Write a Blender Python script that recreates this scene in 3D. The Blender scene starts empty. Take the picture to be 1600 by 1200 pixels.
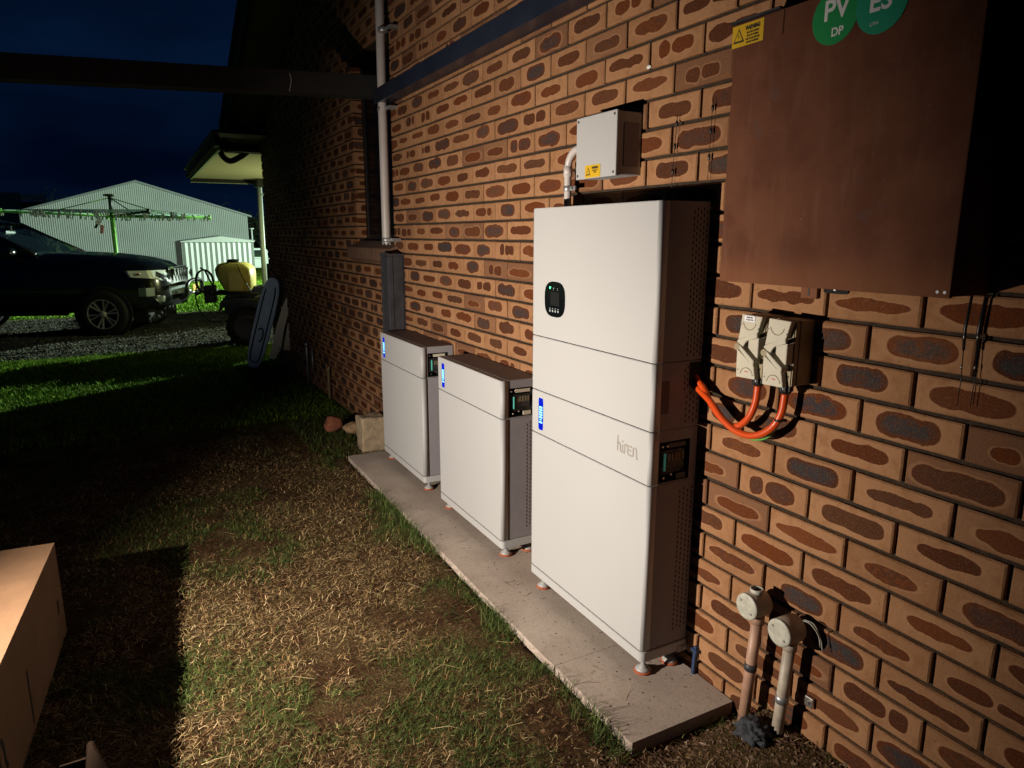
import bpy, bmesh, math, random
from mathutils import Vector, Matrix, noise
import numpy as np
random.seed(7); rng = np.random.default_rng(7)
SC = bpy.context.scene
COL = SC.collection
PI = math.pi

# ------------------------------------------------------------------ camera
H = 1.4246                     # camera height above the soil
yaw, pitch, roll = 0.4906, 0.2099, -0.001
ca, sa, cb, sb = math.cos(yaw), math.sin(yaw), math.cos(pitch), math.sin(pitch)
Fw = Vector((sa*cb, ca*cb, -sb)); Rt = Vector((ca, -sa, 0)); Dn = Fw.cross(Rt)
Rt2 = math.cos(roll)*Rt + math.sin(roll)*Dn; Dn2 = math.cos(roll)*Dn - math.sin(roll)*Rt
cam = bpy.data.cameras.new('camera'); cam.sensor_width = 36; cam.lens = 36*1091.5/1600
cam.clip_start = 0.02; cam.clip_end = 1500
CAM = Vector((-1.48, 0, H))
co = bpy.data.objects.new('camera', cam); COL.objects.link(co)
co.matrix_world = Matrix(((Rt2.x, -Dn2.x, -Fw.x, CAM.x), (Rt2.y, -Dn2.y, -Fw.y, CAM.y), (Rt2.z, -Dn2.z, -Fw.z, CAM.z), (0, 0, 0, 1)))
SC.camera = co
def pix(p):                    # only used to rank bricks by how large they show
    d = Vector(p) - CAM; z = d.dot(Fw)
    if z < 0.05: return None
    return 800 + 1091.5*d.dot(Rt2)/z, 600 + 1091.5*d.dot(Dn2)/z

# ------------------------------------------------------------------ night sky
W = bpy.data.worlds.new('World'); SC.world = W; W.use_nodes = True
nt = W.node_tree; N = nt.nodes; L = nt.links
bg = N['Background']
tc = N.new('ShaderNodeTexCoord'); mp = N.new('ShaderNodeMapping'); mp.inputs['Scale'].default_value = (1.6, 1.6, 5)
nz = N.new('ShaderNodeTexNoise'); nz.inputs['Scale'].default_value = 1.6; nz.inputs['Detail'].default_value = 4; nz.inputs['Roughness'].default_value = .5
cr = N.new('ShaderNodeValToRGB')
cr.color_ramp.elements[0].position = .36; cr.color_ramp.elements[0].color = (.0003, .0017, .008, 1)
cr.color_ramp.elements[1].position = .68; cr.color_ramp.elements[1].color = (.0012, .0075, .026, 1)
L.new(tc.outputs['Generated'], mp.inputs['Vector']); L.new(mp.outputs['Vector'], nz.inputs['Vector'])
L.new(nz.outputs['Fac'], cr.inputs['Fac']); L.new(cr.outputs['Color'], bg.inputs['Color']); bg.inputs['Strength'].default_value = 1.0

SC.view_settings.view_transform = 'Standard'; SC.view_settings.look = 'None'
SC.view_settings.exposure = 0; SC.view_settings.gamma = 1; SC.view_settings.use_curve_mapping = False
SC.cycles.max_bounces = 6; SC.cycles.diffuse_bounces = 1; SC.cycles.glossy_bounces = 3
SC.cycles.use_denoising = True

# the two lamps of the place: a work lamp standing on the carton beside the camera, a floodlight on the far side of the house; then two added fills
def spot(name, loc, target, energy, color, size, blend, radius):
    l = bpy.data.lights.new(name, 'SPOT'); l.energy = energy; l.color = color; l.spot_size = math.radians(size); l.spot_blend = blend
    l.shadow_soft_size = radius
    o = bpy.data.objects.new(name, l); COL.objects.link(o); o.location = loc
    o.rotation_euler = (Vector(target) - Vector(loc)).to_track_quat('-Z', 'Y').to_euler()
    return o
spot('work_lamp', (-2.5, 1.90, .88), (0, 2.66, .55), 440, (1, .89, .77), 105, .92, .012)
spot('table_fill', (-2.5, 1.93, .90), (-.30, 8.6, 1.05), 55, (.95, .97, 1), 22, 1.0, .02)  # added fill that brightens the leaning table and its legs
spot('yard_lamp', (20, 25, 5.3), (-6, 30, -.6), 50000, (.80, 1, .80), 170, .3, .10)
spot('ceiling_bounce_fill', (1.9, 11.25, 1.3), (1.0, 11.8, 2.4), 130, (.92, 1, .50), 160, .5, .04)  # added upward fill, in place of ground bounce on the verandah ceiling

# ------------------------------------------------------------------ material helpers
def mat(name, color, rough=.6, metal=0, spec=.5, nscale=0, namt=0, bump=0, bscale=60, emis=None, estr=0, trans=0, alpha=1, coat=0):
    m = bpy.data.materials.new(name); m.use_nodes = True
    n, l = m.node_tree.nodes, m.node_tree.links
    b = n['Principled BSDF']
    b.inputs['Roughness'].default_value = rough; b.inputs['Metallic'].default_value = metal
    b.inputs['Specular IOR Level'].default_value = spec
    b.inputs['Coat Weight'].default_value = coat
    b.inputs['Base Color'].default_value = (*color, 1)
    if trans: b.inputs['Transmission Weight'].default_value = trans
    if alpha < 1: b.inputs['Alpha'].default_value = alpha
    if emis: b.inputs['Emission Color'].default_value = (*emis, 1); b.inputs['Emission Strength'].default_value = estr
    if namt or bump:
        g = n.new('ShaderNodeNewGeometry')
    if namt:
        t = n.new('ShaderNodeTexNoise'); t.inputs['Scale'].default_value = nscale; t.inputs['Detail'].default_value = 6
        l.new(g.outputs['Position'], t.inputs['Vector'])
        r = n.new('ShaderNodeMapRange'); r.inputs['From Min'].default_value = .3; r.inputs['From Max'].default_value = .7
        r.inputs['To Min'].default_value = 1-namt; r.inputs['To Max'].default_value = 1+namt*.6
        l.new(t.outputs['Fac'], r.inputs['Value'])
        x = n.new('ShaderNodeMix'); x.data_type = 'RGBA'; x.blend_type = 'MULTIPLY'; x.inputs['Factor'].default_value = 1
        x.inputs['A'].default_value = (*color, 1); l.new(r.outputs['Result'], x.inputs['B'])
        l.new(x.outputs['Result'], b.inputs['Base Color'])
    if bump:
        t2 = n.new('ShaderNodeTexNoise'); t2.inputs['Scale'].default_value = bscale; t2.inputs['Detail'].default_value = 5
        l.new(g.outputs['Position'], t2.inputs['Vector'])
        bp = n.new('ShaderNodeBump'); bp.inputs['Strength'].default_value = bump; bp.inputs['Distance'].default_value = .004
        l.new(t2.outputs['Fac'], bp.inputs['Height']); l.new(bp.outputs['Normal'], b.inputs['Normal'])
    return m

class NB:                       # tiny node builder
    def __init__(s, m): s.n, s.l = m.node_tree.nodes, m.node_tree.links
    def sock(s, node, i, v):
        if isinstance(v, bpy.types.NodeSocket): s.l.new(v, node.inputs[i])
        else: node.inputs[i].default_value = v
    def m(s, op, a, b=0.0, c=None, clamp=False):
        t = s.n.new('ShaderNodeMath'); t.operation = op; t.use_clamp = clamp
        s.sock(t, 0, a); s.sock(t, 1, b)
        if c is not None: s.sock(t, 2, c)
        return t.outputs[0]
    def noise(s, vec, scale, detail=3, rough=.5, dist=0):
        t = s.n.new('ShaderNodeTexNoise'); s.l.new(vec, t.inputs['Vector'])
        t.inputs['Scale'].default_value = scale; t.inputs['Detail'].default_value = detail; t.inputs['Roughness'].default_value = rough
        t.inputs['Distortion'].default_value = dist
        return t.outputs['Fac']
    def step(s, v, lo, hi):
        t = s.n.new('ShaderNodeMapRange'); t.interpolation_type = 'SMOOTHSTEP'
        s.sock(t, 0, v); t.inputs[1].default_value = lo; t.inputs[2].default_value = hi
        return t.outputs[0]
    def mix(s, f, a, b, mode='MIX'):
        t = s.n.new('ShaderNodeMix'); t.data_type = 'RGBA'; t.blend_type = mode
        s.sock(t, 0, f)
        for i, v in ((6, a), (7, b)):
            if isinstance(v, bpy.types.NodeSocket): s.l.new(v, t.inputs[i])
            else: t.inputs[i].default_value = (*v, 1)
        return t.outputs[2]

def brick_material():
    m = bpy.data.materials.new('flashed_clay_brick'); m.use_nodes = True
    q = NB(m); n, l = q.n, q.l; b = n['Principled BSDF']
    uvn = n.new('ShaderNodeUVMap'); uvn.uv_map = 'brick'; sp = n.new('ShaderNodeSeparateXYZ'); l.new(uvn.outputs[0], sp.inputs[0])
    u, v = sp.outputs[0], sp.outputs[1]
    at = n.new('ShaderNodeAttribute'); at.attribute_name = 'rnd'
    oi = n.new('ShaderNodeObjectInfo')
    add = n.new('ShaderNodeVectorMath'); add.operation = 'ADD'; l.new(at.outputs['Color'], add.inputs[0]); l.new(oi.outputs['Color'], add.inputs[1])
    rs = n.new('ShaderNodeSeparateXYZ'); l.new(add.outputs[0], rs.inputs[0]); r1, r2, r3 = rs.outputs
    fr = lambda x, k: q.m('FRACT', q.m('MULTIPLY', x, k))
    r4, r5, r6, r7 = fr(r1, 7.31), fr(r2, 9.17), fr(r3, 5.77), fr(r1, 23.7)
    g = n.new('ShaderNodeNewGeometry'); pos = g.outputs['Position']
    off = n.new('ShaderNodeVectorMath'); off.operation = 'SCALE'; l.new(add.outputs[0], off.inputs[0]); off.inputs['Scale'].default_value = 40
    loc = n.new('ShaderNodeVectorMath'); loc.operation = 'ADD'; l.new(uvn.outputs[0], loc.inputs[0]); l.new(off.outputs[0], loc.inputs[1]); lv = loc.outputs[0]
    wav = q.m('SUBTRACT', q.noise(lv, 24, 3, .5), .5)
    wav2 = q.m('SUBTRACT', q.noise(lv, 13, 1), .5)
    # half size of the flash mark
    split = q.m('GREATER_THAN', r4, .87)
    a0 = q.m('ADD', .064, q.m('MULTIPLY', r2, .034)); b0 = q.m('ADD', .0150, q.m('MULTIPLY', r5, .0135))
    s = q.m('ADD', -.035, q.m('MULTIPLY', r6, .07))
    right = q.m('GREATER_THAN', u, s)
    # when the mark is split in two lobes, each lobe gets its own centre and half width
    cR = q.m('MULTIPLY', q.m('ADD', a0, s), .5); hR = q.m('SUBTRACT', q.m('MULTIPLY', q.m('SUBTRACT', a0, s), .5), .004)
    cL = q.m('MULTIPLY', q.m('SUBTRACT', s, a0), .5); hL = q.m('SUBTRACT', q.m('MULTIPLY', q.m('ADD', a0, s), .5), .004)
    lerp = lambda f, x, y: q.m('ADD', x, q.m('MULTIPLY', f, q.m('SUBTRACT', y, x)))
    cs = lerp(right, cL, cR); hs = lerp(right, hL, hR)
    c = lerp(split, q.m('MULTIPLY', q.m('SUBTRACT', r6, .5), .018), cs); h = lerp(split, a0, hs)
    du = q.m('DIVIDE', q.m('ABSOLUTE', q.m('SUBTRACT', u, c)), h)
    vv = q.m('ADD', v, q.m('MULTIPLY', q.m('SUBTRACT', r7, .5), .012))
    wamp = q.m('ADD', .006, q.m('MULTIPLY', r6, .020))
    hb = q.m('ADD', b0, q.m('ADD', q.m('MULTIPLY', wav, wamp), q.m('MULTIPLY', wav2, .018)))
    dv = q.m('DIVIDE', q.m('ABSOLUTE', vv), q.m('MAXIMUM', hb, .006))
    d = q.m('ADD', q.m('POWER', du, q.m('ADD', 2.4, q.m('MULTIPLY', r1, 2.6))), q.m('POWER', dv, 2.4))
    mark = q.m('SUBTRACT', 1, q.step(d, .88, 1.12))
    halo = q.m('MULTIPLY', q.m('SUBTRACT', 1, q.step(d, 1.15, 2.0)), q.m('SUBTRACT', 1, mark))
    grain = q.noise(pos, 420, 4, .7); big = q.noise(pos, 22, 4, .6)
    tan = q.mix(r3, (.385, .198, .098), (.300, .148, .070))
    tan = q.mix(q.step(r7, .80, .95), tan, (.18, .085, .045))
    tan = q.mix(q.m('MULTIPLY', q.step(big, .45, .7), .45), tan, (.22, .090, .034))
    tan = q.mix(q.m('MULTIPLY', halo, .42), tan, (.41, .215, .11))
    red = q.mix(r1, (.140, .034, .007), (.068, .023, .010))
    core_n = q.noise(lv, 48, 4, .7)
    core = q.m('MULTIPLY', q.m('SUBTRACT', 1, q.step(d, .15, .75)), q.m('MULTIPLY', q.step(r5, .60, .90), q.step(core_n, .30, .55)))
    red = q.mix(core, red, (.034, .033, .036))
    colr = q.mix(q.m('MULTIPLY', mark, q.m('ADD', .88, q.m('MULTIPLY', r4, .2), None, True)), tan, red)
    colr = q.mix(q.m('MULTIPLY', q.m('MULTIPLY', q.step(q.noise(lv, 60, 5, .75), .42, .64), mark), q.m('MULTIPLY', r3, .6)), colr, (.040, .024, .019))
    edge = q.m('MULTIPLY', q.m('MULTIPLY', q.step(d, .72, .95), mark), .55)
    colr = q.mix(edge, colr, (.100, .022, .007))
    sp1 = q.step(grain, .60, .72)
    colr = q.mix(q.m('MULTIPLY', sp1, .55), colr, (.075, .036, .02))
    colr = q.mix(q.m('MULTIPLY', q.m('SUBTRACT', 1, q.step(grain, .32, .44)), .35), colr, (.44, .28, .17))
    sp2 = q.step(q.noise(pos, 150, 2, .5), .70, .76)
    colr = q.mix(q.m('MULTIPLY', sp2, .8), colr, (.035, .025, .02))
    colr = q.mix(q.m('MULTIPLY', q.step(q.noise(pos, 260, 3, .6), .55, .75), q.m('MULTIPLY', mark, .6)), colr, (.20, .11, .075))
    l.new(colr, b.inputs['Base Color'])
    l.new(q.m('SUBTRACT', .94, q.m('MULTIPLY', core, .34)), b.inputs['Roughness'])
    b.inputs['Specular IOR Level'].default_value = .10
    bp = n.new('ShaderNodeBump'); bp.inputs['Strength'].default_value = .85; bp.inputs['Distance'].default_value = .0026
    l.new(q.m('ADD', grain, q.m('MULTIPLY', q.noise(pos, 90, 4, .7), 1.3)), bp.inputs['Height']); l.new(bp.outputs['Normal'], b.inputs['Normal'])
    return m

def ground_material():
    m = bpy.data.materials.new('lawn_and_gravel'); m.use_nodes = True
    q = NB(m); n, l = q.n, q.l; b = n['Principled BSDF']
    g = n.new('ShaderNodeNewGeometry'); pos = g.outputs['Position']; sp = n.new('ShaderNodeSeparateXYZ'); l.new(pos, sp.inputs[0]); X, Y = sp.outputs[0], sp.outputs[1]
    n1, n2, n3, n4 = q.noise(pos, 3.2, 5, .6), q.noise(pos, 45, 6, .75), q.noise(pos, 190, 3, .7), q.noise(pos, .8, 3, .5)
    soil = q.mix(q.step(n2, .35, .68), (.020, .011, .006), (.095, .050, .023))
    soil = q.mix(q.m('MULTIPLY', q.step(n3, .6, .7), .5), soil, (.17, .095, .05))
    straw = q.mix(q.step(n3, .4, .65), (.03, .018, .008), (.155, .10, .045))
    near = q.mix(q.step(n1, .42, .58), soil, straw)
    lawn = q.mix(q.step(n2, .35, .65), (.040, .095, .006), (.17, .30, .018))
    far = q.m('MULTIPLY', q.step(q.m('ADD', Y, q.m('MULTIPLY', n1, 1.5)), 5.6, 7.6), 1)
    colr = q.mix(far, near, lawn)
    vor = n.new('ShaderNodeTexVoronoi'); vor.inputs['Scale'].default_value = 34; l.new(pos, vor.inputs['Vector'])
    vs = n.new('ShaderNodeSeparateXYZ'); l.new(vor.outputs['Color'], vs.inputs[0])
    grav = q.mix(vs.outputs[0], (.028, .027, .019), (.13, .124, .092))
    Yn = q.m('ADD', Y, q.m('MULTIPLY', q.m('SUBTRACT', n4, .5), .9))
    gm = q.m('MULTIPLY', q.step(Yn, 10.6, 10.95), q.m('SUBTRACT', 1, q.step(Yn, 17.4, 17.8)))
    colr = q.mix(gm, colr, grav)
    # pale worn edge between the drive and the back lawn
    worn = q.m('MULTIPLY', q.step(Yn, 17.3, 17.9), q.m('SUBTRACT', 1, q.step(Yn, 18.4, 19.2)))
    colr = q.mix(q.m('MULTIPLY', worn, .6), colr, (.42, .42, .25))
    l.new(colr, b.inputs['Base Color']); b.inputs['Roughness'].default_value = 1; b.inputs['Specular IOR Level'].default_value = .04
    bp = n.new('ShaderNodeBump'); bp.inputs['Strength'].default_value = .9; bp.inputs['Distance'].default_value = .012
    l.new(q.m('ADD', n2, q.m('ADD', q.m('MULTIPLY', n3, .5), q.m('MULTIPLY', q.m('MULTIPLY', vor.outputs['Distance'], gm), -1.5))), bp.inputs['Height']); l.new(bp.outputs['Normal'], b.inputs['Normal'])
    return m

def blade_material():
    m = bpy.data.materials.new('grass_blades'); m.use_nodes = True
    q = NB(m); n, l = q.n, q.l; b = n['Principled BSDF']
    at = n.new('ShaderNodeAttribute'); at.attribute_name = 'tint'; l.new(at.outputs['Color'], b.inputs['Base Color'])
    b.inputs['Roughness'].default_value = .7; b.inputs['Specular IOR Level'].default_value = .10
    return m

def pad_material():
    m = bpy.data.materials.new('fibre_cement'); m.use_nodes = True
    q = NB(m); n, l = q.n, q.l; b = n['Principled BSDF']
    g = n.new('ShaderNodeNewGeometry'); pos = g.outputs['Position']
    n1, n2, n3, n4 = q.noise(pos, 5, 4, .6), q.noise(pos, 120, 4, .7), q.noise(pos, 62, 2, .5), q.noise(pos, 24, 3, .6, .8)
    c = q.mix(q.step(n1, .3, .7), (.37, .298, .245), (.45, .37, .305))
    c = q.mix(q.m('MULTIPLY', q.step(n2, .45, .7), .4), c, (.21, .165, .13))
    c = q.mix(q.m('MULTIPLY', q.step(n3, .68, .73), .75), c, (.11, .08, .06))
    c = q.mix(q.m('MULTIPLY', q.step(n4, .60, .70), .3), c, (.30, .24, .20))
    l.new(c, b.inputs['Base Color']); b.inputs['Roughness'].default_value = .95; b.inputs['Specular IOR Level'].default_value = .12
    bp = n.new('ShaderNodeBump'); bp.inputs['Strength'].default_value = .35; bp.inputs['Distance'].default_value = .002
    l.new(n2, bp.inputs['Height']); l.new(bp.outputs['Normal'], b.inputs['Normal'])
    return m

def meterbox_material():
    m = bpy.data.materials.new('weathered_brown_steel'); m.use_nodes = True
    q = NB(m); n, l = q.n, q.l; b = n['Principled BSDF']
    g = n.new('ShaderNodeNewGeometry'); pos = g.outputs['Position']
    mpn = n.new('ShaderNodeMapping'); mpn.inputs['Scale'].default_value = (1, 1, .22); l.new(pos, mpn.inputs[0])
    n1, n2, n3 = q.noise(pos, 7, 5, .6), q.noise(mpn.outputs[0], 30, 4, .6), q.noise(pos, 260, 2, .5)
    sp = n.new('ShaderNodeSeparateXYZ'); l.new(pos, sp.inputs[0])
    c = q.mix(q.step(n1, .35, .65), (.112, .040, .021), (.148, .056, .030))
    c = q.mix(q.m('MULTIPLY', q.step(n2, .5, .72), .35), c, (.18, .085, .052))
    c = q.mix(q.m('MULTIPLY', q.step(q.noise(pos, 16, 3, .6), .62, .72), .45), c, (.10, .058, .05))
    c = q.mix(q.step(n3, .78, .8), c, (.55, .5, .45))
    low = q.m('MULTIPLY', q.m('SUBTRACT', 1, q.step(sp.outputs[2], 1.315, 1.40)), .5)   # lighter orange-brown towards the bottom edge
    c = q.mix(low, c, (.24, .095, .042))
    l.new(c, b.inputs['Base Color']); b.inputs['Roughness'].default_value = .80; b.inputs['Specular IOR Level'].default_value = .15
    return m

def cardboard_material():
    m = bpy.data.materials.new('cardboard'); m.use_nodes = True
    q = NB(m); n, l = q.n, q.l; b = n['Principled BSDF']
    g = n.new('ShaderNodeNewGeometry'); pos = g.outputs['Position']
    mpn = n.new('ShaderNodeMapping'); mpn.inputs['Scale'].default_value = (8, 1, 8); l.new(pos, mpn.inputs[0])
    c = q.mix(q.step(q.noise(pos, 4, 4, .6), .35, .65), (.150, .080, .038), (.185, .100, .050))
    c = q.mix(q.m('MULTIPLY', q.step(q.noise(mpn.outputs[0], 14, 2, .5), .5, .7), .25), c, (.115, .06, .029))
    l.new(c, b.inputs['Base Color']); b.inputs['Roughness'].default_value = .75
    bp = n.new('ShaderNodeBump'); bp.inputs['Strength'].default_value = .25; bp.inputs['Distance'].default_value = .003
    l.new(q.noise(pos, 22, 3, .5), bp.inputs['Height']); l.new(bp.outputs['Normal'], b.inputs['Normal'])
    return m

M = dict(
    brick=brick_material(), ground=ground_material(), blade=blade_material(), pad=pad_material(), meter=meterbox_material(), card=cardboard_material(),
    mortar=mat('mortar', (.034, .020, .010), .95, nscale=60, namt=.5, bump=.8, bscale=180),
    white=mat('white_powder_coat', (.405, .402, .395), .62, spec=.25, nscale=1.5, namt=.03, bump=.04, bscale=600),
    sidegrey=mat('grey_painted_steel', (.25, .235, .25), .6, spec=.2, nscale=30, namt=.05),
    seam=mat('seam_dark', (.03, .028, .026), .8),
    black=mat('black_plastic', (.012, .012, .013), .35),
    gloss=mat('black_glass', (.004, .005, .006), .08, spec=.6),
    matte=mat('dark_void', (.006, .006, .006), .9),
    screw=mat('zinc_steel', (.50, .48, .45), .35, metal=.9),
    footmetal=mat('foot_zinc', (.38, .38, .37), .5, metal=.2),
    steel=mat('galvanised_steel', (.42, .42, .42), .45, metal=.7, nscale=40, namt=.2),
    orangerub=mat('orange_rubber', (.36, .085, .03), .8, spec=.2),
    cable=mat('orange_conduit', (.62, .070, .010), .28, coat=.4, bump=.05, bscale=90),
    green=mat('earth_wire_green', (.10, .35, .06), .5),
    blue=mat('navy_clip', (.015, .035, .09), .5),
    pvc=mat('white_pvc', (.50, .455, .425), .4, nscale=12, namt=.08),
    pvcold=mat('weathered_pvc', (.44, .37, .29), .5, nscale=30, namt=.25),
    pvcred=mat('salmon_pvc', (.42, .245, .165), .5, nscale=25, namt=.2),
    lidmat=mat('aged_cream_lid', (.48, .465, .385), .5, nscale=45, namt=.25),
    duct=mat('charcoal_steel', (.040, .040, .046), .5, nscale=20, namt=.3),
    navy=mat('dark_blue_grey_steel', (.018, .022, .036), .33, nscale=6, namt=.2),
    isol=mat('cream_plastic', (.52, .475, .365), .42, nscale=40, namt=.05),
    isolbody=mat('fawn_plastic', (.30, .235, .13), .5),
    grey=mat('grey_print', (.28, .25, .22), .6),
    red=mat('red_print', (.5, .04, .02), .6),
    yellow=mat('yellow_label', (.62, .38, .015), .45),
    ink=mat('black_ink', (.015, .012, .01), .6),
    labelwhite=mat('white_label', (.78, .78, .80), .5),
    pvgreen=mat('green_sticker', (.010, .27, .07), .45),
    esgreen=mat('teal_green_sticker', (.010, .29, .16), .45),
    textwhite=mat('white_print', (.75, .75, .72), .5),
    teal=mat('teal_strip', (.12, .55, .50), .3, emis=(.1, .8, .6), estr=.06),
    greenled=mat('green_led', (.02, .3, .05), .3, emis=(.05, 1, .2), estr=9),
    ledbar=mat('blue_led_bar', (.1, .4, .9), .3, emis=(.22, .72, 1), estr=2.6),
    ledback=mat('blue_led_window', (.002, .004, .03), .15, emis=(.0, .015, .9), estr=.7),
    icon=mat('panel_icon', (.3, .32, .32), .5, emis=(.5, .6, .6), estr=.12),
    clear=mat('smoked_cover', (.05, .05, .05), .12, spec=.6, alpha=.35),
    frame=mat('dark_window_frame', (.012, .010, .010), .45),
    glass=mat('night_window_glass', (.003, .003, .004), .25, spec=.08),
    sill=mat('sill_clay', (.16, .085, .05), .85, nscale=40, namt=.3, bump=.5),
    stone=mat('weathered_block', (.36, .27, .17), .9, nscale=25, namt=.35, bump=.8, bscale=70),
    redrock=mat('red_rubble', (.30, .10, .05), .9, nscale=30, namt=.4, bump=.8),
    tanrock=mat('tan_rubble', (.34, .21, .11), .9, nscale=30, namt=.4, bump=.8),
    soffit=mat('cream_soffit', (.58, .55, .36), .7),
    dimsoffit=mat('cream_soffit_shaded', (.20, .18, .10), .9, spec=.1),  # same cream soffit with the gable's shade put into the colour
    fascia=mat('dark_fascia', (.012, .011, .010), .85),
    fascia2=mat('pale_green_fascia', (.38, .46, .30), .5),
    roof=mat('roof_sheet', (.03, .03, .035), .5),
    post=mat('pale_post', (.42, .48, .44), .5),
    shed=mat('zincalume_sheet', (.30, .345, .325), .6, nscale=.5, namt=.12),
    shedtrim=mat('shed_barge_flashing', (.16, .19, .19), .5),
    gshed=mat('cream_shed_sheet', (.42, .465, .44), .6),
    hoistg=mat('green_hoist_paint', (.22, .62, .10), .45),
    hoistd=mat('dark_steel_and_arm_shade', (.02, .04, .02), .5),
    line=mat('clothes_line', (.30, .55, .42), .6),
    paint=mat('black_car_paint', (.004, .005, .005), .22, spec=.5, coat=.35),
    silver=mat('grey_bumper', (.24, .28, .29), .3, metal=.4, coat=.5),
    chrome=mat('chrome', (.75, .77, .75), .12, metal=1),
    lamp=mat('headlamp_glass', (.66, .70, .68), .2, spec=.8, coat=1),
    amber=mat('amber_lens', (.5, .16, .04), .3),
    tyre=mat('tyre_rubber', (.014, .013, .012), .8, bump=.4, bscale=80),
    alloy=mat('alloy_wheel', (.60, .56, .50), .4, metal=.15),
    carglass=mat('car_glass', (.010, .018, .022), .06, spec=.8),
    tank=mat('yellow_poly_tank', (.74, .66, .15), .45, nscale=4, namt=.08),
    quad=mat('dark_green_plastic', (.012, .016, .012), .5),
    quadlit=mat('fender_lit_edge', (.34, .34, .22), .5),
    tabletop=mat('grey_white_plastic', (.58, .64, .72), .5, nscale=6, namt=.1),
    tableleg=mat('beige_plastic', (.74, .58, .36), .5),
    pink=mat('pink_cloth', (.70, .28, .24), .8),
    whitecloth=mat('white_cloth', (.72, .74, .70), .8),
    tree=mat('night_foliage', (.020, .034, .014), .9, nscale=3, namt=.5),
    bark=mat('bark', (.06, .045, .03), .9),
    hill=mat('far_scrub', (.010, .014, .010), 1.0),
    ute=mat('white_ute_paint', (.55, .62, .60), .3, coat=.5),
    cloth=mat('charcoal_rag', (.045, .048, .055), .9, nscale=60, namt=.5, bump=1, bscale=120),
    lampbody=mat('work_lamp_body', (.02, .02, .02), .5),
    chip=mat('bark_chip', (.12, .062, .030), .9, nscale=90, namt=.5),
    gravelstone=mat('gravel_stone', (.088, .086, .066), .9, nscale=20, namt=.5),
    pebble=mat('pebble', (.24, .16, .10), .85, nscale=60, namt=.4),
)
def glow_mat():
    return M['greenled']

# ------------------------------------------------------------------ mesh helpers
def quad_box(bm, a, b, bevel=0.0, rot=None, mi=0):
    """box between corners a and b, optionally bevelled and turned about its centre"""
    c = [(a[i]+b[i])/2 for i in range(3)]; s = [abs(b[i]-a[i]) for i in range(3)]
    r = bmesh.ops.create_cube(bm, size=1.0); vs = r['verts']
    for v in vs: v.co = Vector((v.co.x*s[0], v.co.y*s[1], v.co.z*s[2]))
    fs = list({f for v in vs for f in v.link_faces})
    if bevel > 0:
        es = list({e for v in vs for e in v.link_edges})
        rr = bmesh.ops.bevel(bm, geom=es, offset=bevel, segments=2, affect='EDGES', profile=.6)
        vs = list({v for f in rr['faces'] for v in f.verts} | {v for v in vs if v.is_valid}); fs = list({f for v in vs for f in v.link_faces})
    for v in vs:
        if rot is not None: v.co = rot @ v.co
        v.co += Vector(c)
    for f in fs: f.material_index = mi
    return vs
def prism(bm, pts, axis, lo, hi, bevel=0.0, mi=0):
    """polygon (2-D points) extruded along an axis: axis x -> points are (y, z); y -> (x, z); z -> (x, y)"""
    def P(p, t): return {'x': (t, p[0], p[1]), 'y': (p[0], t, p[1]), 'z': (p[0], p[1], t)}[axis]
    A = [bm.verts.new(P(p, lo)) for p in pts]; B = [bm.verts.new(P(p, hi)) for p in pts]; n = len(pts); fs = []
    fs.append(bm.faces.new(A)); fs.append(bm.faces.new(B[::-1]))
    for i in range(n): fs.append(bm.faces.new((A[i], B[i], B[(i+1) % n], A[(i+1) % n])))
    for f in fs: f.material_index = mi
    bmesh.ops.recalc_face_normals(bm, faces=fs)
    if bevel: bmesh.ops.bevel(bm, geom=[e for e in {e for f in fs for e in f.edges}], offset=bevel, segments=2, affect='EDGES')
def tube(bm, pts, r, seg=10, caps=True, mi=0):
    pts = [Vector(p) for p in pts]; n = len(pts); R = r if hasattr(r, '__len__') else [r]*n
    rings = []; up = Vector((0, 0, 1))
    for i, p in enumerate(pts):
        t = (pts[min(i+1, n-1)] - pts[max(i-1, 0)]).normalized()
        if i == 0:
            a = t.cross(up) if abs(t.dot(up)) < .95 else t.cross(Vector((1, 0, 0)))
            a.normalize()
        else: a = (a - t*a.dot(t)).normalized()
        c = t.cross(a)
        rings.append([bm.verts.new(p + (a*math.cos(2*PI*k/seg) + c*math.sin(2*PI*k/seg))*R[i]) for k in range(seg)])
    for i in range(n-1):
        for k in range(seg):
            f = bm.faces.new((rings[i][k], rings[i][(k+1) % seg], rings[i+1][(k+1) % seg], rings[i+1][k])); f.smooth = True; f.material_index = mi
    if caps:
        bm.faces.new(rings[0][::-1]).material_index = mi; bm.faces.new(rings[-1]).material_index = mi
def lathe(bm, prof, base, axis='z', seg=24, mi=0, caps=True):
    base = Vector(base); rings = []
    for r, h in prof:
        ring = []
        for k in range(seg):
            c, s = math.cos(2*PI*k/seg)*r, math.sin(2*PI*k/seg)*r
            ring.append(bm.verts.new(base + Vector({'z': (c, s, h), 'x': (h, c, s), 'y': (c, h, s)}[axis])))
        rings.append(ring)
    for i in range(len(rings)-1):
        for k in range(seg):
            f = bm.faces.new((rings[i][k], rings[i][(k+1) % seg], rings[i+1][(k+1) % seg], rings[i+1][k])); f.smooth = True; f.material_index = mi
    if caps: bm.faces.new(rings[0][::-1]).material_index = mi; bm.faces.new(rings[-1]).material_index = mi
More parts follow.
